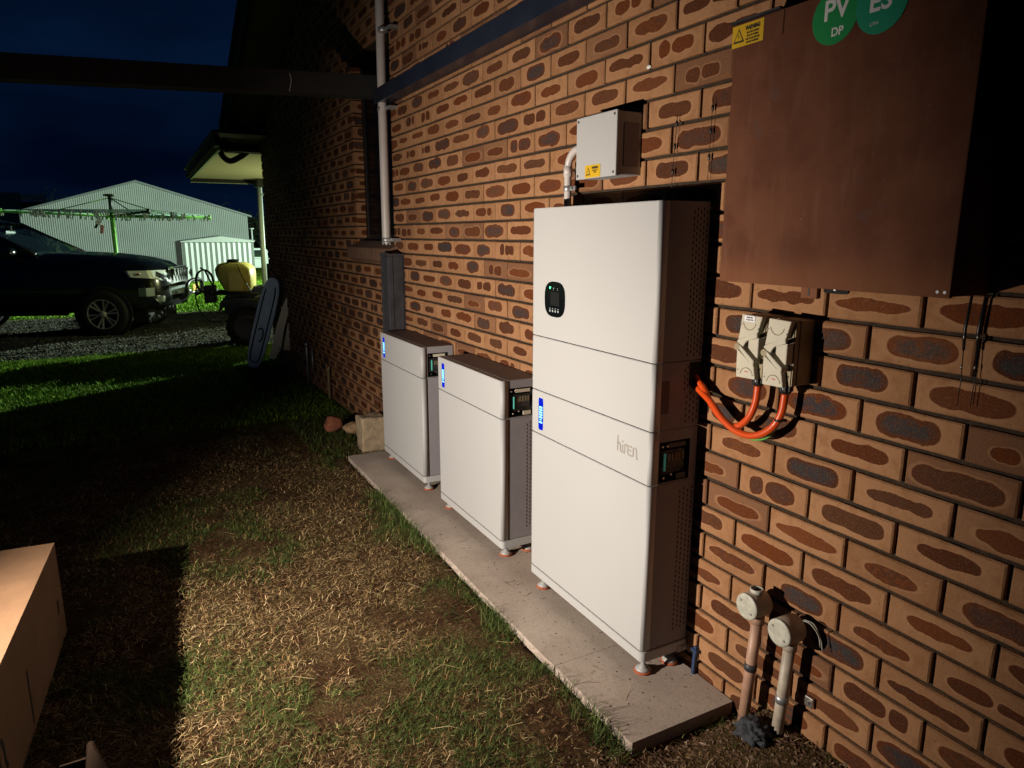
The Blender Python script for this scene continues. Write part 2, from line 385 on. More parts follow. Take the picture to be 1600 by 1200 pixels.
def spline(P, n=8):
    P = [Vector(p) for p in P]; Q = [2*P[0]-P[1]] + P + [2*P[-1]-P[-2]]; out = []
    for i in range(1, len(Q)-2):
        for k in range(n):
            t = k/n; a, b, c, d = Q[i-1], Q[i], Q[i+1], Q[i+2]
            out.append(.5*((2*b) + (c-a)*t + (2*a-5*b+4*c-d)*t*t + (3*b-a-3*c+d)*t**3))
    return out + [P[-1]]
def new(): return bmesh.new()
def obj(name, bm, m, parent=None, smooth=False):
    me = bpy.data.meshes.new(name)
    if isinstance(bm, bmesh.types.BMesh):
        bmesh.ops.recalc_face_normals(bm, faces=bm.faces) if smooth is None else None
        bm.to_mesh(me); bm.free()
    for mm in (m if isinstance(m, (list, tuple)) else [m]): me.materials.append(M[mm] if isinstance(mm, str) else mm)
    if smooth: me.shade_smooth()
    o = bpy.data.objects.new(name, me); COL.objects.link(o)
    if parent is not None:
        o.parent = parent; o.matrix_parent_inverse = Matrix.Translation(parent.get('org', (0, 0, 0))).inverted() if parent.get('org') else Matrix()
    return o
def tag(o, label=None, cat=None, group=None, kind=None):
    if label: o['label'] = label
    if cat: o['category'] = cat
    if group: o['group'] = group
    if kind: o['kind'] = kind
    return o
def thing(name, label, cat, loc=(0, 0, 0), group=None, rotz=0, local=False):
    """Empty at the thing's base. Parts are written in world coordinates unless local=True."""
    o = bpy.data.objects.new(name, None); COL.objects.link(o); o.empty_display_size = .1
    o.location = loc; o.rotation_euler = (0, 0, rotz)
    if not local: o['org'] = tuple(loc)
    return tag(o, label, cat, group)
def sub(name, bm, m, part, smooth=False):        # a piece of a part
    me_o = obj(name, bm, m, None, smooth); me_o.parent = part
    return me_o
def box(name, a, b, m, parent, bevel=0.0, rot=None):
    bm = new(); quad_box(bm, a, b, bevel, rot); o = obj(name, bm, m, parent); return o
def text_mesh(name, s, size, m, parent, mw, extrude=.0004, align='CENTER', bold=0.0, sx=1.0, part=None):
    cu = bpy.data.curves.new('t', 'FONT'); cu.body = s; cu.size = size; cu.extrude = extrude; cu.align_x = align; cu.align_y = 'CENTER'; cu.offset = bold
    to = bpy.data.objects.new('t', cu); COL.objects.link(to)
    bpy.context.view_layer.update()
    me = bpy.data.meshes.new_from_object(to.evaluated_get(bpy.context.evaluated_depsgraph_get()))
    bpy.data.objects.remove(to); me.name = name
    me.transform(Matrix.Diagonal((sx, 1, 1, 1))); me.transform(mw)
    me.materials.clear(); me.materials.append(M[m])
    o = bpy.data.objects.new(name, me); COL.objects.link(o)
    o.parent = parent
    if part is None and parent.get('org'): o.matrix_parent_inverse = Matrix.Translation(parent['org']).inverted()
    return o
def wallM(x, y, z):            # text frame on a face that looks to -x: reading direction is -y
    return Matrix(((0, 0, -1, x), (-1, 0, 0, y), (0, 1, 0, z), (0, 0, 0, 1)))

def ss(a, b, x):
    t = min(1, max(0, (x-a)/(b-a))); return t*t*(3-2*t)
def gz(x, y):                  # terrain height
    z = -.024*max(0, y-4.5)
    if y < 30 and x < 3:
        z += .010*noise.noise(Vector((x*2.3, y*2.3, 0))) + .006*noise.noise(Vector((x*9, y*9, 3))) + .0035*noise.noise(Vector((x*30, y*30, 5)))
    z += .085*ss(-.30, -.03, x)*(1-ss(1.19, 1.32, y))*(1 if x < 2 else 0)      # soil banked against the wall next to the slab
    z += .014*ss(1.10, 1.25, -y+2.45)*ss(-.9, -.5, x)*(1 if x < .1 else 0)*ss(.0, .01, 1.34-y)
    z += .021*ss(-.75, -.42, x)*(1-ss(-.40, -.38, x))*ss(1.25, 1.5, y)*(1-ss(4.2, 4.6, y)) - .02*ss(-.41, -.37, x)*ss(1.34, 1.40, y)*(1-ss(4.2, 4.3, y))
    return z

# ------------------------------------------------------------------ ground
def coords(lo, hi, mid_lo, mid_hi, step, grow):
    c = list(np.arange(mid_lo, mid_hi+1e-6, step)); s = step; x = mid_hi
    while x < hi: s *= grow; x += s; c.append(x)
    s = step; x = mid_lo; a = []
    while x > lo: s *= grow; x -= s; a.append(x)
    return a[::-1] + c
xs = coords(-260, 260, -2.9, .06, .022, 1.13); ys = coords(-30, 480, .7, 5.2, .022, 1.06)
V = [(x, y, gz(x, y)) for y in ys for x in xs]; nx = len(xs)
F = [(j*nx+i, j*nx+i+1, (j+1)*nx+i+1, (j+1)*nx+i) for j in range(len(ys)-1) for i in range(nx-1)]
me = bpy.data.meshes.new('ground'); me.from_pydata(V, [], F); me.shade_smooth(); me.materials.append(M['ground'])
g = bpy.data.objects.new('ground', me); COL.objects.link(g); tag(g, kind='structure')

# ------------------------------------------------------------------ concrete slabs under the battery stacks
base = thing('concrete_slab', 'narrow pale fibre cement slab strip laid on the grass along the brick wall', 'slab', (-.2, 2.8, 0))
def slab(y0, y1, x0, ragged):
    bm = new(); n = 60; top = []; bot = []
    for i in range(n+1):
        y = y0+(y1-y0)*i/n
        e = x0 + .0035*noise.noise(Vector((y*14, 1, 1))) + .002*noise.noise(Vector((y*60, 2, 2)))
        if i in (0, n): e += .004
        top.append((e, y))
    ring = top + [(-.004, y1), (-.004, y0)]
    A = [bm.verts.new((p[0], p[1], .040)) for p in ring]; B = [bm.verts.new((p[0]-.003, p[1], -.02)) for p in ring]
    bm.faces.new(A[::-1]); bm.faces.new(B); k = len(ring)
    for i in range(k): bm.faces.new((A[i], A[(i+1) % k], B[(i+1) % k], B[i]))
    bmesh.ops.recalc_face_normals(bm, faces=bm.faces)
    return bm
obj('slab_panel', slab(1.338, 1.745, -.388, 1), 'pad', base)
obj('slab_panel', slab(1.7462, 4.27, -.392, 1), 'pad', base)

# ------------------------------------------------------------------ brick house
house = thing('brick_house', 'gable end of a brick house in tan bricks with dark red flashed centres', 'house', (0, 4, 0))
PY, PZ, Y0, Z0 = .2395, .0878, 1.024, -.0242 + H
BL, BH = PY-.0095, PZ-.0105
WEND = 9.22
def rake(y): return 2.50 + .37*(9.25 - y)
W0, W1, WZ0, WZ1 = 4.373, 5.20, 1.385, 2.62          # window opening
def variants(k, L2):
    out = []
    for i in range(k):
        r = random.Random(100+i); V = []
        b = .0028
        jit = lambda s: r.uniform(-s, s)
        # front face ring (x=-b .. 0), subdivided along its edges so the arrises are not dead straight
        nseg = 4
        ring = []
        for j in range(nseg): ring.append((-L2 + 2*L2*j/nseg, -BH/2))
        ring.append((L2, -BH/2)); ring.append((L2, 0)); ring.append((L2, BH/2))
        for j in range(1, nseg): ring.append((L2 - 2*L2*j/nseg, BH/2))
        ring.append((-L2, BH/2)); ring.append((-L2, 0))
        n = len(ring)
        outer = [(.0035, y+jit(.0005), z+jit(.0007)) for y, z in ring]
        inner = []
        for y, z in ring:
            bb = b + abs(jit(.0014))
            inner.append((jit(.0004), y*(1-bb/L2), z*(1-bb/(BH/2))))
        back = [(.016, y, z) for y, z in ring]
        V = inner + outer + back
        F = [tuple(range(n))] + [(j, (j+1) % n, n+(j+1) % n, n+j) for j in range(n)] + [(n+j, n+(j+1) % n, 2*n+(j+1) % n, 2*n+j) for j in range(n)]
        # mesh x is depth into the wall, y runs along the wall
        F = [tuple(reversed(f)) for f in F]
        out.append((V, F))
    return out
FULL = variants(14, BL/2)
def brick_mesh(name, geo):
    V, F = geo
    me = bpy.data.meshes.new(name); me.from_pydata(V, [], F)
    uv = me.uv_layers.new(name='brick')
    for lp in me.loops:
        v = me.vertices[lp.vertex_index].co; uv.data[lp.index].uv = (v.y, v.z)
    me.materials.append(M['brick']); return me
FULLM = [brick_mesh('brick', gq) for gq in FULL]
rows = range(int((-.08-Z0)/PZ)-1, int((5.3-Z0)/PZ)+1)
bricks = []
for rw in rows:
    zc = Z0 + (rw+.5)*PZ
    if zc < -.35: continue
    off = 0 if rw % 2 else .5
    for j in range(-11, 36):
        yc = Y0 + (j+off+.5)*PY
        a, b = yc-BL/2, yc+BL/2
        if b > WEND-.001: b = WEND
        if a > WEND-.03: continue
        if zc > rake(yc)-.02: continue
        segs = [(a, b)]
        if WZ0-.03 < zc < WZ1:
            segs = []
            if a < W0: segs.append((a, min(b, W0)))
            if b > W1: segs.append((max(a, W1), b))
        for a2, b2 in segs:
            if b2-a2 > .02: bricks.append((zc, a2, b2))
def size_in_view(zc, a, b):
    p = [pix((0, y, z)) for y, z in ((a, zc-BH/2), (b, zc-BH/2), (b, zc+BH/2), (a, zc+BH/2))]
    if any(q is None for q in p): return 0
    cx = sum(q[0] for q in p)/4; cy = sum(q[1] for q in p)/4
    if not (-20 < cx < 1620 and -20 < cy < 1220): return 0
    if 1175 < cx < 1590 and cy < 425 and cx > 1150: return 0       # hidden by the meter box
    if 850 < cx < 1085 and 345 < cy < 985: return 0                 # hidden by the tall unit
    s = 0
    for i in range(4): s += p[i][0]*p[(i+1) % 4][1] - p[(i+1) % 4][0]*p[i][1]
    return abs(s)/2
bricks.sort(key=lambda q: -size_in_view(*q))
single, rest = [], []
for q in bricks:
    (single if len(single) < 299 else rest).append(q)
def rnd3(): return (random.random(), random.random(), random.random())
for i, (zc, a, b) in enumerate(single):
    full = abs((b-a)-BL) < .001
    me = random.choice(FULLM) if full else brick_mesh('brick', (lambda gq, k: ([(x, y*k, z) for x, y, z in gq[0]], gq[1]))(random.choice(FULL), (b-a)/BL))
    o = bpy.data.objects.new('brick', me); COL.objects.link(o)
    o.parent = house; o.matrix_parent_inverse = Matrix.Translation((0, 4, 0)).inverted()
    o.location = (random.uniform(-.0014, .0012), (a+b)/2, zc + random.uniform(-.0008, .0008))
    o.rotation_euler = (random.uniform(-.003, .003), random.uniform(-.006, .006), random.uniform(-.004, .004))
    c = rnd3(); o.color = (*c, 1)
VV, FF, UV, CC = [], [], [], []
for zc, a, b in rest:
    gq = random.choice(FULL); k = (b-a)/BL; x0 = random.uniform(-.0014, .0012); o0 = len(VV)
    VV += [(x+x0, y*k+(a+b)/2, z+zc) for x, y, z in gq[0]]; c = rnd3()
    for f in gq[1]:
        FF.append(tuple(o0+i for i in f))
        for i in f: UV.append((gq[0][i][1]*k, gq[0][i][2])); CC.append((*c, 1))
# window reveals: bricks turned into the wall (far side faces the camera), and the end wall at the far corner
def end_bricks(yface, sgn, x0, x1, z0, z1):
    for rw in rows:
        zc = Z0+(rw+.5)*PZ
        if not (z0 < zc < z1): continue
        segs = [(x0, x1)] if x1-x0 < .2 else [(x, min(x+BL, x1)) for x in np.arange(x0 - (.12 if rw % 2 else 0), x1, PY)]
        for a, b in segs:
            a = max(a, x0)
            if b-a < .03: continue
            o0 = len(VV); c = rnd3(); n0 = 4
            pts = [(a, zc-BH/2), (b, zc-BH/2), (b, zc+BH/2), (a, zc+BH/2)]; yb = yface + sgn*.016
            for x, z in pts: VV.append((x, yface, z))
            for x, z in pts: VV.append((x, yb, z))
            fs = [(0, 1, 2, 3), (0, 4, 5, 1), (1, 5, 6, 2), (2, 6, 7, 3), (3, 7, 4, 0)]
            if sgn < 0: fs = [tuple(reversed(f)) for f in fs]
            for f in fs:
                FF.append(tuple(o0+i for i in f))
                for i in f:
                    x, z = pts[i % 4]; UV.append(((x-(a+b)/2)*(1 if rw % 2 else 3.0), z-zc)); CC.append((*c, 1))
end_bricks(W1, 1, .004, .118, WZ0, WZ1)
end_bricks(W0, -1, .004, .118, WZ0, WZ1)
end_bricks(WEND, -1, .004, 6.0, -.4, 2.42)
me = bpy.data.meshes.new('brickwork'); me.from_pydata(VV, [], FF)
uv = me.uv_layers.new(name='brick'); uv.data.foreach_set('uv', np.array(UV, dtype=np.float32).ravel())
ca_ = me.color_attributes.new('rnd', 'FLOAT_COLOR', 'CORNER'); ca_.data.foreach_set('color', np.array(CC, dtype=np.float32).ravel())
me.materials.append(M['brick'])
bw = bpy.data.objects.new('brickwork', me); COL.objects.link(bw); bw.parent = house; bw.matrix_parent_inverse = Matrix.Translation((0, 4, 0)).inverted()
bw['kind'] = 'stuff'; bw.color = (0, 0, 0, 1)
# mortar body of the wall, with the window opening left out
bm = new(); D = .0125
prism(bm, [(-2.6, -.5), (W0-.004, -.5), (W0-.004, rake(W0)), (-2.6, rake(-2.6))], 'x', D, .115)
prism(bm, [(W0-.004, -.5), (W1+.012, -.5), (W1+.012, WZ0), (W0-.004, WZ0)], 'x', D, .115)
prism(bm, [(W0-.004, WZ1), (W1+.012, WZ1), (W1+.012, rake(W1)), (W0-.004, rake(W0))], 'x', D, .115)
prism(bm, [(W1+.012, -.5), (WEND-.012, -.5), (WEND-.012, rake(WEND)), (W1+.012, rake(W1))], 'x', D, .115)
quad_box(bm, (.12, 6.5, -.5), (6, WEND-.012, 2.4))
bmesh.ops.recalc_face_normals(bm, faces=bm.faces)
obj('wall', bm, 'mortar', house)
# window
wf = box('window', (.085, W0, WZ0), (.10, W1, WZ1), 'glass', house)
bm = new()
for a, b in (((.070, W0-.002, WZ0+.0), (.098, W0+.045, WZ1)), ((.070, W1-.045, WZ0), (.098, W1+.010, WZ1)), ((.071, W0+.045, WZ0), (.097, W1-.045, WZ0+.045)), ((.071, W0+.045, WZ1-.045), (.097, W1-.045, WZ1)), ((.072, 4.77, WZ0+.045), (.096, 4.80, WZ1-.045))):
    quad_box(bm, a, b, .003)
sub('frame', bm, 'frame', wf)
# sloping brick sill, one tile per brick
yy = W0-.07; i = 0
while yy < W1+.06:
    bm = new(); w = .083
    pts = [(-.058, 1.325), (-.052, 1.350), (.075, 1.398), (.075, 1.34), (-.045, 1.215), (-.006, 1.20), (-.006, 1.30)]
    pts = [(-.060, 1.262), (-.056, 1.338), (.070, 1.392), (.070, 1.31), (-.004, 1.235)]
    prism(bm, pts, 'y', yy, yy+w-.007, .0012)
    obj('sill_brick', bm, 'sill', house); yy += w; i += 1
# gable soffit, barge board and roof
def sheet(bm, pts, t):         # thick sheet through 4 points
    A = [bm.verts.new(p) for p in pts]; B = [bm.verts.new((p[0], p[1], p[2]+t)) for p in pts]
    bm.faces.new(A); bm.faces.new(B[::-1])
    for i in range(4): bm.faces.new((A[i], B[i], B[(i+1) % 4], A[(i+1) % 4]))
    bmesh.ops.recalc_face_normals(bm, faces=bm.faces)
YR0, YR1 = -2.6, 9.30
bm = new(); sheet(bm, [(-.37, YR0, rake(YR0)+.0), (-.001, YR0, rake(YR0)), (-.001, YR1, rake(YR1)), (-.37, YR1, rake(YR1))], .012); obj('soffit', bm, 'dimsoffit', house)
bm = new(); sheet(bm, [(-.40, YR0, rake(YR0)-.03), (-.372, YR0, rake(YR0)-.03), (-.372, YR1+.05, rake(YR1+.05)-.03), (-.40, YR1+.05, rake(YR1+.05)-.03)], .20); obj('barge_board', bm, 'fascia', house)
bm = new(); sheet(bm, [(-.44, YR0, rake(YR0)+.172), (6, YR0, rake(YR0)+.172), (6, YR1+.1, rake(YR1+.1)+.172), (-.44, YR1+.1, rake(YR1+.1)+.172)], .03); obj('roof', bm, 'roof', house)
# eaves box at the far corner with its gutter and elbow
box('eave_box', (-.37, 9.26, 2.40), (.35, 9.37, 2.60), 'fascia', house, .004)
bm = new(); tube(bm, spline([(-.43, 9.35, 2.46), (-.42, 9.37, 2.36), (-.33, 9.40, 2.30), (-.20, 9.42, 2.36), (-.12, 9.42, 2.42)]), .035, 10); obj('gutter_elbow', bm, 'fascia', house, True)
# verandah beyond the corner
VX0, VX1, VY0, VY1 = -.50, 5.6, 8.75, 13.3
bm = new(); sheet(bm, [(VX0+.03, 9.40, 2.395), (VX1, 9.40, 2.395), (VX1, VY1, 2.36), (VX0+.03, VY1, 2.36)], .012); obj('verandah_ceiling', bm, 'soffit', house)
bm = new(); sheet(bm, [(VX0-.06, VY0, 2.40), (VX0-.005, VY0, 2.40), (VX0-.005, VY1+.1, 2.365), (VX0-.06, VY1+.1, 2.365)], .12); obj('verandah_gutter', bm, 'fascia', house)
bm = new(); sheet(bm, [(VX0-.004, 9.0, 2.372), (VX0+.028, 9.0, 2.372), (VX0+.028, VY1, 2.338), (VX0-.004, VY1, 2.338)], .06); obj('verandah_fascia', bm, 'fascia2', house)
box('verandah_beam', (VX0, VY1, 2.30), (VX1, VY1+.06, 2.42), 'fascia', house, .003)
bm = new(); sheet(bm, [(VX0-.08, VY0-.05, 2.53), (VX1, VY0-.05, 2.53), (VX1, VY1+.2, 2.50), (VX0-.08, VY1+.2, 2.50)], .03); obj('verandah_roof', bm, 'roof', house)
bm = new(); sheet(bm, [(VX0, VY1+.062, 2.293), (.6, VY1+.062, 2.293), (.6, VY1+.10, 2.293), (VX0, VY1+.10, 2.293)], .018); obj('beam_trim', bm, 'fascia2', house)
box('bracket_box', (.50, 12.9, 2.24), (.72, VY1-.005, 2.355), 'fascia', house, .004)
bm = new(); tube(bm, [(.63, 13.55, 2.30), (.60, 13.55, gz(.6, 13.5)-.1)], .045, 12); obj('verandah_post', bm, 'post', house)
bm = new(); tube(bm, spline([(.66, 13.5, 2.29), (.74, 13.5, 2.27), (.76, 13.5, 2.19), (.70, 13.5, 2.14), (.66, 13.5, 2.12)]), .018, 8); obj('post_bracket', bm, 'post', house, True)

# ------------------------------------------------------------------ pergola steelwork
perg = thing('pergola_frame', 'dark blue grey steel pergola rail fixed along the brick wall with a cross beam', 'pergola', (-.05, 4.4, 2.2))
box('wall_rail', (-.092, -1.0, 2.205), (-.003, 3.86, 2.288), 'navy', perg, .003)
box('wall_rail', (-.092, 3.863, 2.205), (-.003, 4.395, 2.288), 'navy', perg, .003)
bm = new()
for i, (xa, xb) in enumerate(((-6.5, -.002),)):
    za, zb = 2.258+.042*xa, 2.258+.042*xb
    A = [bm.verts.new(p) for p in ((xa, 4.40, za), (xb, 4.40, zb), (xb, 4.53, zb), (xa, 4.53, za))]
    B = [bm.verts.new((v.co.x, v.co.y, v.co.z+.118)) for v in A]
    bm.faces.new(A); bm.faces.new(B[::-1])
    for k in range(4): bm.faces.new((A[k], B[k], B[(k+1) % 4], A[(k+1) % 4]))
bmesh.ops.recalc_face_normals(bm, faces=bm.faces)
obj('cross_beam', bm, 'fascia', perg)
bm = new(); tube(bm, spline([(-.585, 4.392, 2.335), (-.578, 4.390, 2.295), (-.592, 4.390, 2.235)]), .0022, 5); obj('cord_end', bm, 'pvc', perg)

# ------------------------------------------------------------------ white stand pipe with its charcoal cover
pipe = thing('drain_pipe', 'tall white plastic pipe rising past the window with a broken lower end', 'pipe', (-.06, 4.33, 1.3))
bm = new(); seg = 18
tube(bm, [(-.062, 4.28, 3.9), (-.06, 4.325, 2.35), (-.06, 4.34, 1.37)], .0265, seg, caps=False)
for k in range(seg):           # ragged broken rim
    pass
for v in bm.verts:
    if v.co.z < 1.4: v.co.z += random.uniform(-.012, .018)
obj('pipe_tube', bm, 'pvc', pipe, True)
for z, y0 in ((2.60, 4.27), (2.17, 4.332), (1.395, 4.338)):
    bm = new(); lathe(bm, [(.0275, -.013), (.0295, -.012), (.0295, .012), (.0275, .013)], (-.06, y0, z), 'z', 18)
    quad_box(bm, (-.055, y0-.075, z-.010), (-.049, y0-.02, z+.010)); quad_box(bm, (-.052, y0-.105, z-.010), (-.001, y0-.07, z+.010), 0, None)
    obj('pipe_clamp', bm, 'steel', pipe)
cov = thing('pipe_cover', 'charcoal folded steel cover boxing in the foot of the white pipe', 'cover', (-.05, 4.26, 0))
bm = new(); quad_box(bm, (-.105, 4.185, -.05), (-.001, 4.335, 1.298), .003); obj('cover_box', bm, 'duct', cov)
bm = new(); 
for y in (4.205, 4.315): quad_box(bm, (-.110, y-.006, .0), (-.1045, y+.006, 1.296))
for x in (-.085, -.02): quad_box(bm, (x-.006, 4.180, .0), (x+.006, 4.1855, 1.296))
obj('cover_rib', bm, 'duct', cov)
quadrim = new()
for a, b in (((-.109, 4.181, 1.2985), (.0-.001, 4.187, 1.312)), ((-.109, 4.187, 1.2985), (-.103, 4.337, 1.318))): quad_box(quadrim, a, b)
obj('cover_rim', quadrim, 'duct', cov)

# ------------------------------------------------------------------ battery / inverter stacks
XF, XB = -.190, -.008
def plan(x0, x1, y0, y1, r, n=6):
    """plan outline with rounded corners on the front (x0) side"""
    P = [(x1, y0)]
    for k in range(n+1):
        a = -PI/2 - (PI/2)*k/n
        P.append((x0+r+r*math.cos(a), y0+r+r*math.sin(a)))
    for k in range(n+1):
        a = PI - (PI/2)*k/n
        P.append((x0+r+r*math.cos(a), y1-r+r*math.sin(a)))
    P.append((x1, y1))
    return P
def cover_mesh(y0, y1, z0, z1):
    bm = new(); P = plan(XF, XF+.030, y0, y1, .011)
    prism(bm, P, 'z', z0+.0015, z1-.0015)
    es = [e for e in bm.edges if abs(e.verts[0].co.z-e.verts[1].co.z) < 1e-6]
    bmesh.ops.bevel(bm, geom=es, offset=.0018, segments=2, affect='EDGES')
    for f in bm.faces: f.smooth = abs(f.normal.z) < .5 and abs(f.normal.y) > .02
    return bm
def body_mesh(y0, y1, z0, z1, window=None, notch=None):
    bm = new(); X0 = XF+.0325
    quad_box(bm, (X0, y0+.003, z0+.001), (XB, y1-.003, z1-.001), .0015)
    quad_box(bm, (XF+.012, y0+.012, z0+.004), (X0+.002, y1-.012, z1-.004), 0, None, 1)    # dark core seen in the seams
    return bm
def frame_body(y0, y1, z0, z1, wx0, wx1, wz0, wz1, depth):
    """body box with a recess cut in its near end"""
    bm = new(); X0 = XF+.0325; ye = y0+.003
    def face(pts, mi=0): 
        f = bm.faces.new([bm.verts.new(p) for p in pts]); f.material_index = mi
    z0 += .001; z1 -= .001
    face([(X0, ye, z0), (wx0, ye, z0), (wx0, ye, z1), (X0, ye, z1)]); face([(wx1, ye, z0), (XB, ye, z0), (XB, ye, z1), (wx1, ye, z1)])
    face([(wx0, ye, z0), (wx1, ye, z0), (wx1, ye, wz0), (wx0, ye, wz0)]); face([(wx0, ye, wz1), (wx1, ye, wz1), (wx1, ye, z1), (wx0, ye, z1)])
    yb = ye+depth
    face([(wx0, yb, wz0), (wx1, yb, wz0), (wx1, yb, wz1), (wx0, yb, wz1)], 1)
    face([(wx0, ye, wz0), (wx1, ye, wz0), (wx1, yb, wz0), (wx0, yb, wz0)], 1); face([(wx0, ye, wz1), (wx0, yb, wz1), (wx1, yb, wz1), (wx1, ye, wz1)], 1)
    face([(wx0, ye, wz0), (wx0, yb, wz0), (wx0, yb, wz1), (wx0, ye, wz1)], 1); face([(wx1, ye, wz0), (wx1, ye, wz1), (wx1, yb, wz1), (wx1, yb, wz0)], 1)
    y1 -= .003
    face([(X0, ye, z1), (XB, ye, z1), (XB, y1, z1), (X0, y1, z1)]); face([(X0, ye, z0), (X0, y1, z0), (XB, y1, z0), (XB, ye, z0)])
    face([(X0, y1, z0), (X0, y1, z1), (XB, y1, z1), (XB, y1, z0)]); face([(XB, ye, z0), (XB, y1, z0), (XB, y1, z1), (XB, ye, z1)]); face([(X0, ye, z0), (X0, ye, z1), (X0, y1, z1), (X0, y1, z0)])
    bmesh.ops.remove_doubles(bm, verts=bm.verts, dist=1e-5)
    quad_box(bm, (XF+.012, y0+.012, z0+.004), (X0-.001, y1-.012, z1-.004), 0, None, 1)
    return bm
def slots(y, x0, x1, z0, z1, cols):
    """staggered vertical vent slots on the near end"""
    bm = new(); n = int((z1-z0)/.0165)
    for c in range(cols):
        x = x0 + (x1-x0)*c/(cols-1)
        for k in range(n):
            z = z0 + (k + (.5 if c % 2 else 0))*(z1-z0)/n
            quad_box(bm, (x-.0018, y-.0006, z-.0048), (x+.0018, y+.0012, z+.0048))
    return bm
def rounded_poly(cy, cz, hy, hz, p=4.0, n=40):
    out = []
    for k in range(n):
        a = 2*PI*k/n; c, s = math.cos(a), math.sin(a)
        out.append((cy + hy*math.copysign(abs(c)**(2/p), c), cz + hz*math.copysign(abs(s)**(2/p), s)))
    return out
def led_window(t, part, yc, z0, z1):
    bm = new(); prism(bm, rounded_poly(yc, (z0+z1)/2, .0165, (z1-z0)/2, 9), 'x', XF-.0008, XF+.002)
    w = sub('led_window', bm, 'ledback', part)
    h = (z1-z0)
    bm = new()
    for k in range(7):
        z = z0 + h*(.245 + k*.078); hw = .0115 if k != 1 else .004
        if k == 1: prism(bm, rounded_poly(yc-.002, z, .0035, .0021, 6, 12), 'x', XF-.0014, XF-.0007); prism(bm, rounded_poly(yc+.0068, z, .0018, .0018, 4, 8), 'x', XF-.0014, XF-.0007); continue
        prism(bm, rounded_poly(yc, z, hw, .0029, 6, 16), 'x', XF-.0014, XF-.0007)
    sub('led_bar', bm, 'ledbar', part)
def breaker_bay(t, body, y0, z0, z1, wx0, wx1, lit):
    ye = y0+.003
    bm = new(); quad_box(bm, (wx0+.012, ye+.004, z0+.022), (wx1-.012, ye+.020, z1-.028), .006); sub('breaker_cover', bm, 'clear', body)
    bm = new()
    n = 5
    for k in range(n):
        x = wx0+.045+(wx1-wx0-.065)*k/(n-1); quad_box(bm, (x-.007, ye+.012, z0+.040), (x+.007, ye+.022, z1-.045), .001)
        quad_box(bm, (x-.004, ye+.006, z0+.062), (x+.004, ye+.013, z0+.085), .001, None, 1)
    sub('breaker', bm, ['duct', 'isolbody'], body)
    bm = new(); quad_box(bm, (wx0+.022, ye+.001, z0+.035), (wx0+.027, ye+.006, z1-.038)); sub('indicator_strip', bm, 'teal', body)
    for a_, b_ in (((wx1-.085, ye-.001, z1-.020), (wx1-.018, ye+.004, z1-.006)), ((wx1-.05, ye-.001, z0+.005), (wx1-.014, ye+.004, z0+.022))):
        bm = new(); quad_box(bm, a_, b_); sub('terminal_label', bm, 'isol' if lit else 'duct', body)  # pale on the lit stacks, dark on the tower: its shade is coloured in
    bm = new()
    for x, z in ((wx0+.012, z1-.014), (wx0+.03, z1-.014), (wx0+.02, z0+.014), (wx1-.07, z0+.022)): lathe(bm, [(.0035, -.001), (.0035, .004), (.001, .005)], (x, ye, z), 'y', 8)
    sub('screw', bm, 'screw', body)
